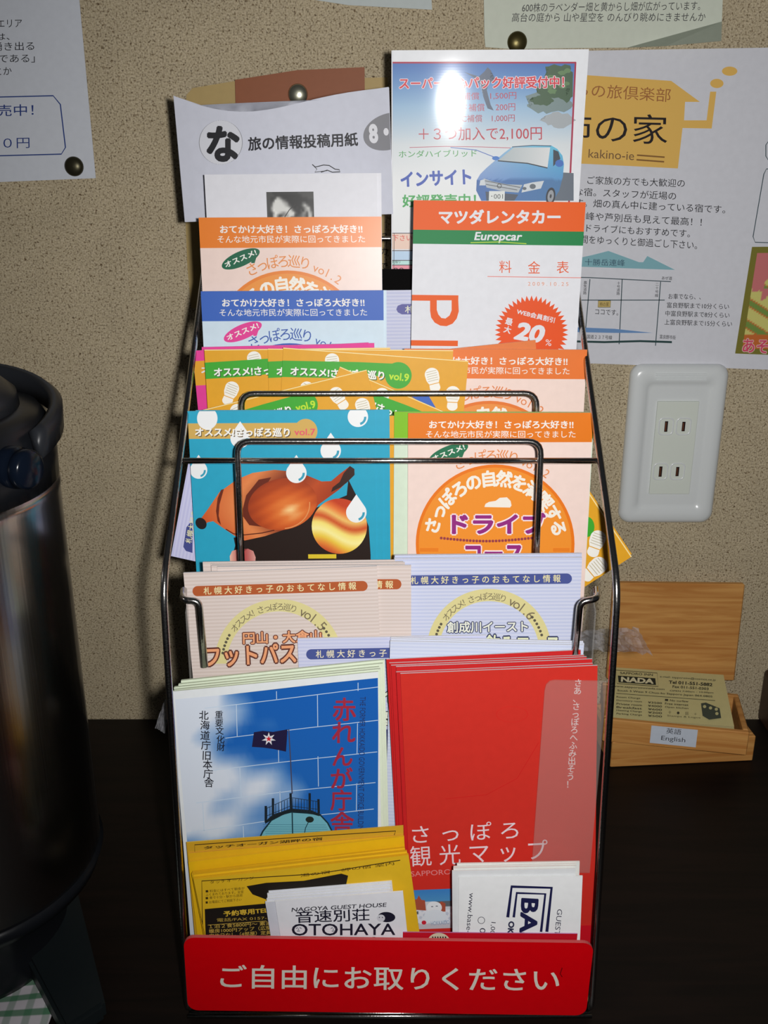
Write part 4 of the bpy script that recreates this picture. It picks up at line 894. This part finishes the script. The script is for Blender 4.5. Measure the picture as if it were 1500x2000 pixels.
RM.text('HOKKAIDO', (842, 1807), (878, 1804), 8, (150, 170, 196), bold=0.01); RM.ell(828, 1801, 4.5, 4, (206, 40, 60)); RM.ell(808, 1803, 8, 6, (140, 170, 210))
RM.band(1813, 1900, (206, 20, 36))
RM.copies(5, 0.0017, 'red map brochure edge in the stack behind the front red map', 'red maps stacked behind the front one', 'red_map', 'brochure', jx=0.0006, jr=0.5, jz=0.0006, face=(196, 34, 36), edge=(228, 222, 224), dx=-0.0013, rise=0.0009)
# ---- front row: yellow flyers
YF = (234, 188, 30)
F1 = Sheet('yellow_flyer', 'front yellow flyer printed with black panels, bottom left of the rack', 'flyer', -0.2945, (378, 1718), (798, 1670), H=0.075, lean=5, th=0.0008, face=(226, 182, 36), edge=(240, 184, 30), rough=0.5)
cy = lambda pts: [(320+x/3, 1600+y/3) for x, y in pts]
F1.line(cy([(228, 700), (222, 362), (900, 320), (1385, 240)]), 1.8, (60, 46, 20), 'printed_border')
F1.text('タッチオーガンジー', cy([(270, 380)])[0], cy([(560, 350)])[0], 6, (70, 50, 16)); F1.text('湯の宿・岬の宿 案内', cy([(800, 340)])[0], cy([(1350, 268)])[0], 6.5, (70, 50, 16))
F1.poly(cy([(485, 392), (600, 372), (820, 360), (1040, 318), (1080, 330), (1060, 420), (600, 470), (520, 440)]), (34, 28, 22), 'printed_black_shape')
for k, (t_, a_) in enumerate((('■ 料金にはすべて朝食が', 430), ('ふくまれております。全室', 450), ('■ 車で十分・駅から送迎', 470), ('■ お電話にてご相談下さい', 495))): F1.text(t_, (402, 1600+a_/3), (478-k*2, 1597+a_/3-3), 5.5, (60, 46, 18))
F1.poly(cy([(240, 525), (600, 492), (760, 480), (760, 760), (248, 760)]), (30, 26, 22), 'printed_black_panel')
F1.text('予約専用TEL 0157', (437, 1790), (560, 1779), 11, (224, 186, 60), bold=0.03); F1.text('電話/FAX 0157-52-1234', (424, 1800), (570, 1793), 7, (190, 160, 70)); F1.lines([((406, 1806), (520, 1798))], 1, (190, 160, 70))
for k, t_ in enumerate(('１泊２食5800円〜 素泊', '暖房1000円アップ（広間', '定休日なし（4部屋）定員', '駐車場あり・冬季休業')): F1.text(t_, (409, 1813+k*9), (530, 1806+k*9), 8, (200, 168, 78), bold=0.01)
F1.copies(4, 0.0016, 'yellow flyer edge in the stack of yellow flyers, bottom left of the rack', 'yellow flyers in the stack', 'yellow_flyer', 'flyer', jx=0.0010, jr=0.5, jz=0.0005, face=YF, edge=(232, 178, 28), dx=-0.0004, th=0.0013, rise=0.0001, tilt=0.0)
F2 = Sheet('yellow_flyer', 'rearmost yellow flyer with a thin black border line, under the blue sky brochure', 'flyer', -0.2818, (363, 1635), (788, 1624), H=0.088, lean=5, th=0.0008, top=lambda t: -0.0032+0.0064*t, face=(206, 160, 40), edge=(232, 186, 60), rough=0.5)
F2.line([(381, 1690), (380, 1650), (600, 1634), (773, 1623), (770, 1631)], 1.6, (60, 44, 20), 'printed_border'); F2.text('タッチオーガン湖畔の宿', (398, 1659), (630, 1641), 6, (70, 50, 20), bold=0.03)
F3 = Sheet('yellow_flyer', 'plain yellow flyer, second from the rear of the yellow stack', 'flyer', -0.2832, (367, 1656), (788, 1642), H=0.082, lean=5, th=0.0012, top=lambda t: -0.0032+0.0064*t, face=(226, 176, 30), edge=(226, 170, 60), rough=0.5)
F4 = Sheet('yellow_flyer', 'plain yellow flyer in the middle of the yellow stack, slightly slanting up to the right', 'flyer', -0.2848, (366, 1670), (790, 1648), H=0.080, lean=5, th=0.0010, top=lambda t: -0.0042+0.0084*t, face=(232, 184, 22), edge=(236, 190, 40), rough=0.5)
# white guest house cards
def cardstack(): pass
OT = Sheet('guest_house_card', 'front white card with a hand drawn black title, beside the yellow flyers', 'card', -0.3010, (537, 1760), (787, 1741), H=0.062, lean=1, th=0.0007, face=(238, 238, 244), edge=(244, 246, 248), rough=0.5)
IK = (30, 30, 48)
OT.text('NAGOYA GUEST HOUSE', (570, 1781), (755, 1771), 8, (60, 60, 70), bold=0.02, italic=0.2); OT.text('音速別荘', (578, 1803), (722, 1798), 24, IK, bold=0.012)
OT.ell(755, 1791, 17, 10, IK, rot=-3, name='printed_oval'); OT.ell(744, 1793, 8, 7, (216, 216, 224), name='printed_oval'); OT.line([(740, 1792), (742, 1791)], 1.5, IK); OT.line([(746, 1791), (748, 1792)], 1.5, IK)
OT.text('OTOHAYA', (570, 1827), (772, 1826), 23, IK, bold=0.012)
for cx_ in (583, 651): OT.lines([((cx_-5, 1813), (cx_-1, 1811)), ((cx_+2, 1811), (cx_+6, 1813)), ((cx_-3, 1818), (cx_+3, 1818)), ((cx_, 1813), (cx_, 1816))], 1.3, (80, 80, 96))
OT.text('BESSOU', (583, 1847), (733, 1846), 17, IK, bold=0.02); 
OT2 = Sheet('guest_house_card', 'white card just left of and behind the front hand drawn card', 'card', -0.3000, (518, 1762), (760, 1743), H=0.062, lean=1, th=0.0007, face=(216, 218, 228), edge=(236, 238, 240), rough=0.5)
OT2.copies(4, 0.0010, 'white card edge in the stack behind the hand drawn card', 'white cards in the left stack', 'guest_house_card', 'card', jx=0.0009, jr=0.4, jz=0.0002, face=(222, 224, 232), edge=(236, 238, 240), dx=0.0002, rise=0.0009, th=0.0008)
BA = Sheet('guest_house_card', 'front white card with a navy framed logo printed sideways, at the right', 'card', -0.2985, (896, 1714), (1138, 1711), H=0.068, lean=5, th=0.0007, face=(242, 243, 244), edge=(238, 240, 238), rough=0.5)
cb = lambda pts: [(740+x/3, 1660+y/3) for x, y in pts]; NV = (30, 32, 76)
for a1_, a2_ in (((765, 222), (1025, 222)), ((786, 255), (985, 255))): pass
BA.line(cb([(755, 395), (778, 215), (1012, 222), (984, 480)]), 6, NV, 'printed_frame'); BA.line(cb([(790, 395), (808, 252), (975, 258), (950, 480)]), 5, NV, 'printed_frame')
BA.text('BASE', cb([(833, 280)])[0], cb([(812, 640)])[0], 35, NV, bold=0.035); BA.text('OKU', cb([(760, 415)])[0], cb([(748, 520)])[0], 12, (50, 52, 80), bold=0.05)
BA.text('GUEST HOUSE', cb([(1045, 345)])[0], cb([(1008, 680)])[0], 10, (64, 64, 84)); BA.text('www.base-okuno', cb([(530, 250)])[0], cb([(500, 620)])[0], 10, (60, 60, 76))
BA.text('1,000円', cb([(655, 420)])[0], cb([(640, 560)])[0], 11, (60, 60, 76)); BA.ring(940, 1797, 6, 7, (60, 60, 76)); BA.text('011', cb([(592, 455)])[0], cb([(585, 540)])[0], 11, (60, 60, 76))
BA2 = Sheet('guest_house_card', 'white card just left of and behind the sideways navy logo card', 'card', -0.2972, (883, 1701), (1124, 1696), H=0.068, lean=5, th=0.0007, face=(226, 228, 230), edge=(238, 240, 236), rough=0.5)
BA2.copies(3, 0.0011, 'white card edge in the stack behind the navy logo card', 'white cards in the right stack', 'guest_house_card', 'card', jx=0.0010, jr=0.5, jz=0.0003, face=(228, 230, 226), edge=(238, 240, 232), dx=0.0008, rise=0.0006, th=0.0009)
FR = Sheet('red_leaflet', 'red leaflet with a round emblem, half hidden behind the red sign', 'leaflet', -0.3022, (787, 1821), (1128, 1824), H=0.050, lean=0, th=0.0006, face=(198, 18, 40), edge=(190, 120, 170), rough=0.5)
FR.ell(857, 1842, 23, 20, (216, 208, 180), name='printed_emblem'); FR.lines([((845+i*5, 1829), (846+i*5, 1837)) for i in range(6)], 2.6, (40, 30, 30)); FR.line([(841, 1839), (873, 1839)], 2, (40, 30, 30)); FR.line([(796, 1817), (884, 1817)], 2, (220, 200, 200))
# ================================================================ wooden card boxes beside the rack
PINE = wood((186, 124, 62), (212, 156, 88), 0.5, 0.7, 'pine_wood'); PINE2 = wood((176, 122, 64), (204, 150, 86), 0.5, 0.7, 'pine_wood_edge')
def world_box(name, root, o, u, d, size, m, up=Vector((0, 0, 1)), bevel=0.0007):
    """box from corner o along u (length), d (depth), up (height)"""
    L, D, H = size; bm = bmesh.new()
    M = Matrix(((u.x, d.x, up.x, o.x), (u.y, d.y, up.y, o.y), (u.z, d.z, up.z, o.z), (0, 0, 0, 1)))
    box_bm((L/2, D/2, H/2), (L, D, H), bevel, 1, bm=bm)
    ob = bm_obj(name, bm, m, root); ob.matrix_parent_inverse = Matrix.Identity(4)
    ob.matrix_basis = root.matrix_world.inverted() @ M; return ob
def open_box(name, label, f0, f1, z, depth, h, t=0.004, wall_gap=True):
    a, b = at_z(*f0, z), at_z(*f1, z); u = (b-a).normalized(); d = Vector((-u.y, u.x, 0)); L = (b-a).length
    r = empty(name, Matrix.Translation(a), label, 'card box')
    world_box('front_board', r, a, u, d, (L, t, h), PINE)
    world_box('side_board', r, a+d*(t+.0001), u, d, (t, depth-2*t-.0002, h), PINE2); world_box('side_board', r, a+u*(L-t)+d*(t+.0001), u, d, (t, depth-2*t-.0002, h), PINE2)
    world_box('rear_board', r, a+d*(depth-t), u, d, (L, t, h), PINE2)
    world_box('bottom_board', r, a+u*(t+.0001)+d*(t+.0001), u, d, (L-2*t-.0002, depth-2*t-.0002, 0.003), PINE2)
    return r, a, u, d, L
lo = open_box('card_box', 'lower pine card box, under the one that holds the yellow cards', (1192, 1499), (1470, 1486), 0.0003, 0.056, 0.0215)
up = open_box('card_box', 'upper pine card box with its lid open, holding pale yellow cards', (1176, 1448), (1458, 1476), 0.0220, 0.056, 0.0190)
r_, a_, u_, d_, L_ = up
Zl = (Vector((0, 0, 1))*math.cos(math.radians(3))+Vector((0, 1, 0))*math.sin(math.radians(3))).normalized()
lid_o = at_y(1192, 1310, -0.020); xl = at_y(1450, 1160, -0.012).x-at_y(1196, 1140, -0.012).x
ul = Vector((1, -0.03, 0)).normalized(); dl = Zl.cross(ul).normalized(); dl = -dl if dl.y < 0 else dl
world_box('lid', r_, Vector((lid_o.x, -0.0112, 0.0415)), ul, dl, (xl, 0.0055, 0.0810), PINE, up=Zl, bevel=0.001)
# label strip on the front
lb = at_z(1268, 1456, 0.0220); k0 = (lb-a_).dot(u_)
q = world_box('label_strip', r_, a_+u_*k0-d_*0.0004+Vector((0, 0, 0.0030)), u_, d_, (0.0325, 0.0004, 0.0145), mat((206, 214, 226), 0.5, 0, 'label_paper'), bevel=0)
class Flat(Sheet):
    def __init__(s, M, w, H, root): s.M, s.Mi, s.w, s.H, s.th, s.k, s.rough, s.coat, s.bow, s.top, s.ref, s.outline, s.root, s.p0, s.n = M, M.inverted(), w, H, 0.0004, 0, 0.5, 0, None, None, None, None, root, M.translation.copy(), -Vector((M[0][1], M[1][1], M[2][1]))
o0 = a_+u_*(k0+0.01625)-d_*0.0004+Vector((0, 0, 0.0030))
FM = Matrix(((u_.x, d_.x, 0, o0.x), (u_.y, d_.y, 0, o0.y), (u_.z, d_.z, 1, o0.z), (0, 0, 0, 1)))
lf = Flat(FM, 0.0325, 0.0165, r_)
def adopt(F, root):
    for ch in list(root.children):
        pass
def flat_text(F, body, x0, z0, x1, h, c, bold=0.0):
    base, fs = glyphs(body, bold); bx = bbox(base); F.k += 1
    vs = [(x0+(x-bx[0])/(bx[2]-bx[0])*(x1-x0), -F.k*STEP, z0+(y-bx[1])/(bx[3]-bx[1])*h) for x, y, _ in base]
    ob = mesh_obj('lettering', vs, fs, mat(c, 0.6, 0, 'ink', grain=0), F.root); ob.matrix_basis = F.root.matrix_world.inverted() @ F.M; return ob
bpy.context.view_layer.update()
flat_text(lf, '英語', -0.0055, 0.0092, 0.0050, 0.0046, (60, 60, 66)); flat_text(lf, 'English', -0.0085, 0.0022, 0.0085, 0.0048, (70, 70, 76), -0.004)
# the cards: lie tilted in the upper box
th_ = math.atan2(0.0133, 0.053); cn = Vector((0, -math.sin(th_), math.cos(th_)))
cp = at_z(1300, 1408, 0.0385)
CRD = Sheet('business_card', 'top pale yellow card with a black title bar, in the upper pine box', 'card', 0, (1197, 1303), (1413, 1318), 0.055, th=0.0004, plane=(cp, cn), face=(206, 196, 140), edge=(200, 190, 140),
            outline=[(1413, 1318), (1197, 1303), (1190, 1401), (1434, 1419)])
DKI = (62, 62, 50); c4 = lambda x, y: (1180+x*.21333, 1120+y*.21333)
CRD.line([c4(108, 885), c4(485, 912), c4(495, 1035), c4(118, 1008)], 1.2, DKI, closed=True)
CRD.poly([c4(125, 935), c4(468, 960), c4(475, 1022), c4(132, 998)], (44, 50, 42), 'printed_title_bar'); CRD.text('NADA', c4(152, 992), c4(452, 1012), 10, (226, 220, 180), bold=0.05)
CRD.text('SAPPORO INN', c4(145, 922), c4(445, 940), 4.5, DKI, bold=0.02)
CRD.text('e-mail: sapporoinn@cosmos.ne.jp', c4(510, 958), c4(1020, 990), 5, DKI, bold=0.01); CRD.text('Tel 011-551-5882', c4(590, 1010), c4(990, 1035), 6.4, DKI, bold=0.04); CRD.text('Fax 011-551-0303', c4(625, 1048), c4(955, 1070), 5, DKI, bold=0.03)
CRD.text('OPEN 7:00am - 10:00pm', c4(600, 1085), c4(1000, 1104), 3.6, DKI, bold=0.02); CRD.text('www.sapporoinnnada.com', c4(80, 1045), c4(552, 1075), 4.4, DKI, bold=0.02)
CRD.text('South 5 West 9 Chuo-ku Sapporo Japan 064-0805', c4(120, 1085), c4(990, 1142), 4.6, DKI, bold=0.02); CRD.line([c4(110, 1100), c4(1015, 1166)], 1, DKI)
for k, (t_, v_) in enumerate((('Room Charge', ''), ('Dormitory room', '¥3500'), ('Private room', '¥4000'), ('Breakfast', '¥600'), ('Heating Charge', '¥200'), ('Parking Charge', '¥500'))):
    y = 1143+k*31; CRD.text(t_, c4(112, y), c4(345 if k else 330, y+14), 4, DKI, bold=0.02)
    if v_: CRD.text(v_, c4(400, y+18), c4(528, y+26), 4, DKI, bold=0.02)
for k, t_ in enumerate(('■ No curfew', 'Free internet', 'Open kitchen')): CRD.text(t_, c4(555, 1172+k*33), c4(770, 1186+k*33), 4, DKI, bold=0.02)
CRD.text('Stamps & Logos', c4(575, 1318), c4(880, 1338), 4, DKI); CRD.chars([(c, *c4(600+k*78, 1278+k*5), 6, 0) for k, c in enumerate('十●回＋')], DKI)
CRD.poly([c4(885, 1195), c4(930, 1188), c4(1055, 1240), c4(1070, 1330), c4(960, 1345), c4(900, 1310)], (70, 78, 68), 'printed_house'); [CRD.ell(*c4(x, y), 3.2, 3, (196, 190, 136)) for x, y in ((918, 1225), (972, 1238), (1025, 1250), (1030, 1290))]
CRD.copies(4, 0.0011, 'pale yellow card in the pile under the top one, in the upper pine box', 'pale yellow cards in the pine box', 'business_card', 'card', jx=0.0004, jr=0.3, jz=0.0, face=(206, 196, 140), edge=(200, 190, 140), th=0.0008)
# dark wooden block at the right edge
p_ = at_z(1474, 1399, 0.0)
r2 = empty('dark_wood_block', Matrix.Translation((p_.x+0.06, -0.045, 0)), 'dark brown wooden block on the table at the right edge, beside the card boxes', 'block')
ob = bm_obj('block_body', box_bm((0, 0.019, 0.0235), (0.12, 0.050, 0.046), 0.004, 3), wood((50, 32, 24), (66, 44, 32), 0.4, 0.6, 'dark_wood'), r2)

# ================================================================ vacuum dispenser pot at the left
PC = Vector((-0.2365, -0.2440, 0))
pot_ = empty('dispenser_pot', Matrix.Translation(PC), 'tall stainless steel drink dispenser pot with a black lid, at the left edge', 'pot')
STEEL = bpy.data.materials.new('brushed_steel'); STEEL.use_nodes = True; _s = STEEL.node_tree.nodes['Principled BSDF']
_s.inputs['Metallic'].default_value = 1; _s.inputs['Roughness'].default_value = 0.22; _s.inputs['Base Color'].default_value = (0.50, 0.48, 0.46, 1); _s.inputs['Anisotropic'].default_value = 0.6
_sn = STEEL.node_tree.nodes.new('ShaderNodeTexNoise'); _sn.inputs['Scale'].default_value = 8; _sc = STEEL.node_tree.nodes.new('ShaderNodeTexCoord'); _sm = STEEL.node_tree.nodes.new('ShaderNodeMapping'); _sm.inputs['Scale'].default_value = (60, 60, 0.4)
STEEL.node_tree.links.new(_sc.outputs['Object'], _sm.inputs[0]); STEEL.node_tree.links.new(_sm.outputs[0], _sn.inputs['Vector'])
_sb = STEEL.node_tree.nodes.new('ShaderNodeBump'); _sb.inputs['Strength'].default_value = 0.06; _sb.inputs['Distance'].default_value = 0.001; STEEL.node_tree.links.new(_sn.outputs['Fac'], _sb.inputs['Height']); STEEL.node_tree.links.new(_sb.outputs['Normal'], _s.inputs['Normal'])
BK = mat((24, 26, 30), 0.3, 0, 'black_plastic', grain=0.02); BK2 = mat((40, 42, 46), 0.35, 0, 'grey_black_plastic', grain=0.02); NB = mat((13, 20, 32), 0.2, 0, 'dark_blue_plastic', grain=0.02)
bm_obj('body', lathe_bm([(0.0735, 0.060), (0.0750, 0.064), (0.0750, 0.272), (0.0756, 0.275), (0.0752, 0.279), (0.070, 0.2795)]), STEEL, pot_, smooth=True)
bm_obj('base', lathe_bm([(0.001, 0.0005), (0.052, 0.0005), (0.054, 0.006), (0.052, 0.014), (0.052, 0.040), (0.0735, 0.052), (0.0765, 0.0605), (0.071, 0.062)]), BK, pot_, smooth=True)
bm_obj('collar', lathe_bm([(0.0700, 0.279), (0.0752, 0.2795), (0.0756, 0.292), (0.0740, 0.306), (0.0690, 0.314), (0.060, 0.3155)]), BK, pot_, smooth=True)
lid_ = bm_obj('lid', lathe_bm([(0.0001, 0.334), (0.030, 0.3335), (0.052, 0.329), (0.0595, 0.322), (0.0605, 0.3145), (0.058, 0.3135)]), BK2, pot_, smooth=True)
bm_obj('lid_groove', lathe_bm([(0.038, 0.3340), (0.040, 0.3355), (0.043, 0.3335), (0.040, 0.330)]), BK, lid_, smooth=True)
bm_obj('push_button', lathe_bm([(0.0001, 0.338), (0.018, 0.3375), (0.0215, 0.3345), (0.0215, 0.331)], c=(0.012, -0.018)), BK, lid_, smooth=True)
hb = bmesh.new(); n_ = 40; rows = []
for i in range(n_+1):
    a = math.radians(-12+216*i/n_); t = i/n_; z = 0.304+0.014*math.sin(PI*t)
    rows.append([hb.verts.new((r*math.cos(a), r*math.sin(a), z+dz)) for r, dz in ((0.0765, -0.007), (0.0800, -0.006), (0.0805, 0.005), (0.0770, 0.008), (0.0740, 0.006))])
for i in range(n_):
    for k in range(5): hb.faces.new((rows[i][k], rows[i+1][k], rows[i+1][(k+1) % 5], rows[i][(k+1) % 5]))
hb.faces.new(rows[0]); hb.faces.new(list(reversed(rows[-1]))); bmesh.ops.recalc_face_normals(hb, faces=hb.faces[:]); bm_obj('handle', hb, BK2, pot_, smooth=True)
kb = lathe_bm([(0.0001, 0.0105), (0.0075, 0.0102), (0.0090, 0.0088), (0.0093, 0.005), (0.0082, 0.0040), (0.0096, 0.0025), (0.0096, -0.003)], 32)
bmesh.ops.rotate(kb, verts=kb.verts[:], cent=(0, 0, 0), matrix=Matrix.Rotation(math.radians(90), 3, 'Y') ); bmesh.ops.rotate(kb, verts=kb.verts[:], cent=(0, 0, 0), matrix=Matrix.Rotation(math.radians(-24), 3, 'Z'))
bmesh.ops.translate(kb, verts=kb.verts[:], vec=(0.0765*math.cos(math.radians(-24)), 0.0765*math.sin(math.radians(-24)), 0.298)); bm_obj('hinge_knob', kb, NB, pot_, smooth=True)
sp_ = bm_obj('spout_cap', box_bm((0.030, -0.0735, 0.288), (0.030, 0.012, 0.018), 0.004, 3), NB, pot_)
ft = [at_z(x, y, 0.016) for x, y in ((150, 1735), (206, 1958), (126, 2010), (48, 1862))]
fb = bmesh.new(); A = [fb.verts.new(v-PC) for v in ft]; B = [fb.verts.new((v.x-PC.x, v.y-PC.y, 0.0045)) for v in ft]
fb.faces.new(A); fb.faces.new(list(reversed(B))); [fb.faces.new((A[k], A[(k+1) % 4], B[(k+1) % 4], B[k])) for k in range(4)]
bmesh.ops.recalc_face_normals(fb, faces=fb.faces[:]); bmesh.ops.bevel(fb, geom=fb.edges[:], offset=0.002, segments=2, affect='EDGES'); bm_obj('base_foot', fb, mat((30, 36, 38), 0.4, 0, 'dark_foot_plastic'), pot_)
# gingham cloth
GC = bpy.data.materials.new('gingham_cotton'); GC.use_nodes = True; nt = GC.node_tree; b = nt.nodes['Principled BSDF']; b.inputs['Roughness'].default_value = 0.9
tc = nt.nodes.new('ShaderNodeTexCoord'); sp = nt.nodes.new('ShaderNodeSeparateXYZ'); nt.links.new(tc.outputs['Object'], sp.inputs[0]); acc = []
for ax, per, dm in (('X', 0.0100, 3), ('Y', 0.0105, 0)):
    m1 = nt.nodes.new('ShaderNodeMath'); m1.operation = 'MULTIPLY'; m1.inputs[1].default_value = 2*PI/per; m2 = nt.nodes.new('ShaderNodeMath'); m2.operation = 'SINE'; m3 = nt.nodes.new('ShaderNodeMapRange')
    m3.inputs['From Min'].default_value = 0.1; m3.inputs['From Max'].default_value = 0.55; nt.links.new(sp.outputs[ax], m1.inputs[0]); nt.links.new(m1.outputs[0], m2.inputs[0]); nt.links.new(m2.outputs[0], m3.inputs['Value']); acc.append(m3)
prev = None
for i, m3 in enumerate(acc):
    mm = nt.nodes.new('ShaderNodeMath'); mm.operation = 'MULTIPLY'; mm.inputs[1].default_value = 0.45 if i == 0 else 0.8; nt.links.new(m3.outputs['Result'], mm.inputs[0])
    mx = nt.nodes.new('ShaderNodeMix'); mx.data_type = 'RGBA'; mx.inputs['A'].default_value = lin((222, 216, 222)); mx.inputs['B'].default_value = lin((30, 120, 70))
    nt.links.new(mm.outputs[0], mx.inputs['Factor'])
    if prev: nt.links.new(prev.outputs['Result'], mx.inputs['A'])
    prev = mx
nt.links.new(prev.outputs['Result'], b.inputs['Base Color'])
random.seed(11); c0 = at_z(0, 1890, 0.003); nx_, ny_ = 30, 24; vs = []; fs = []
for back in (0, 1):
    for j in range(ny_+1):
        for i in range(nx_+1):
            u, v = i/nx_, j/ny_; x = -0.16+0.155*u; y = -0.10*v
            vs.append((x+0.0012*math.sin(v*9), y+0.001*math.sin(u*11), 0.0020+0.0012*math.sin(u*13+v*5)*math.sin(v*11)+(0 if back == 0 else -0.0008)))
N_ = (nx_+1)*(ny_+1)
for j in range(ny_):
    for i in range(nx_): a = j*(nx_+1)+i; fs.append((a, a+nx_+1, a+nx_+2, a+1)); fs.append((N_+a, N_+a+1, N_+a+nx_+2, N_+a+nx_+1))
for i in range(nx_): fs.append((i, i+1, N_+i+1, N_+i)); a = ny_*(nx_+1)+i; fs.append((a+1, a, N_+a, N_+a+1))
for j in range(ny_): a = j*(nx_+1); fs.append((a+nx_+1, a, N_+a, N_+a+nx_+1)); a += nx_; fs.append((a, a+nx_+1, N_+a+nx_+1, N_+a))
cl_ = mesh_obj('gingham_cloth', vs, fs, GC, smooth=True); cl_.matrix_world = Matrix.Translation((c0.x+0.041, c0.y, 0.0003)) @ Matrix.Rotation(math.radians(4), 4, 'Z')
tag(cl_, 'green and white checked cloth on the table in front of the dispenser pot', 'cloth')
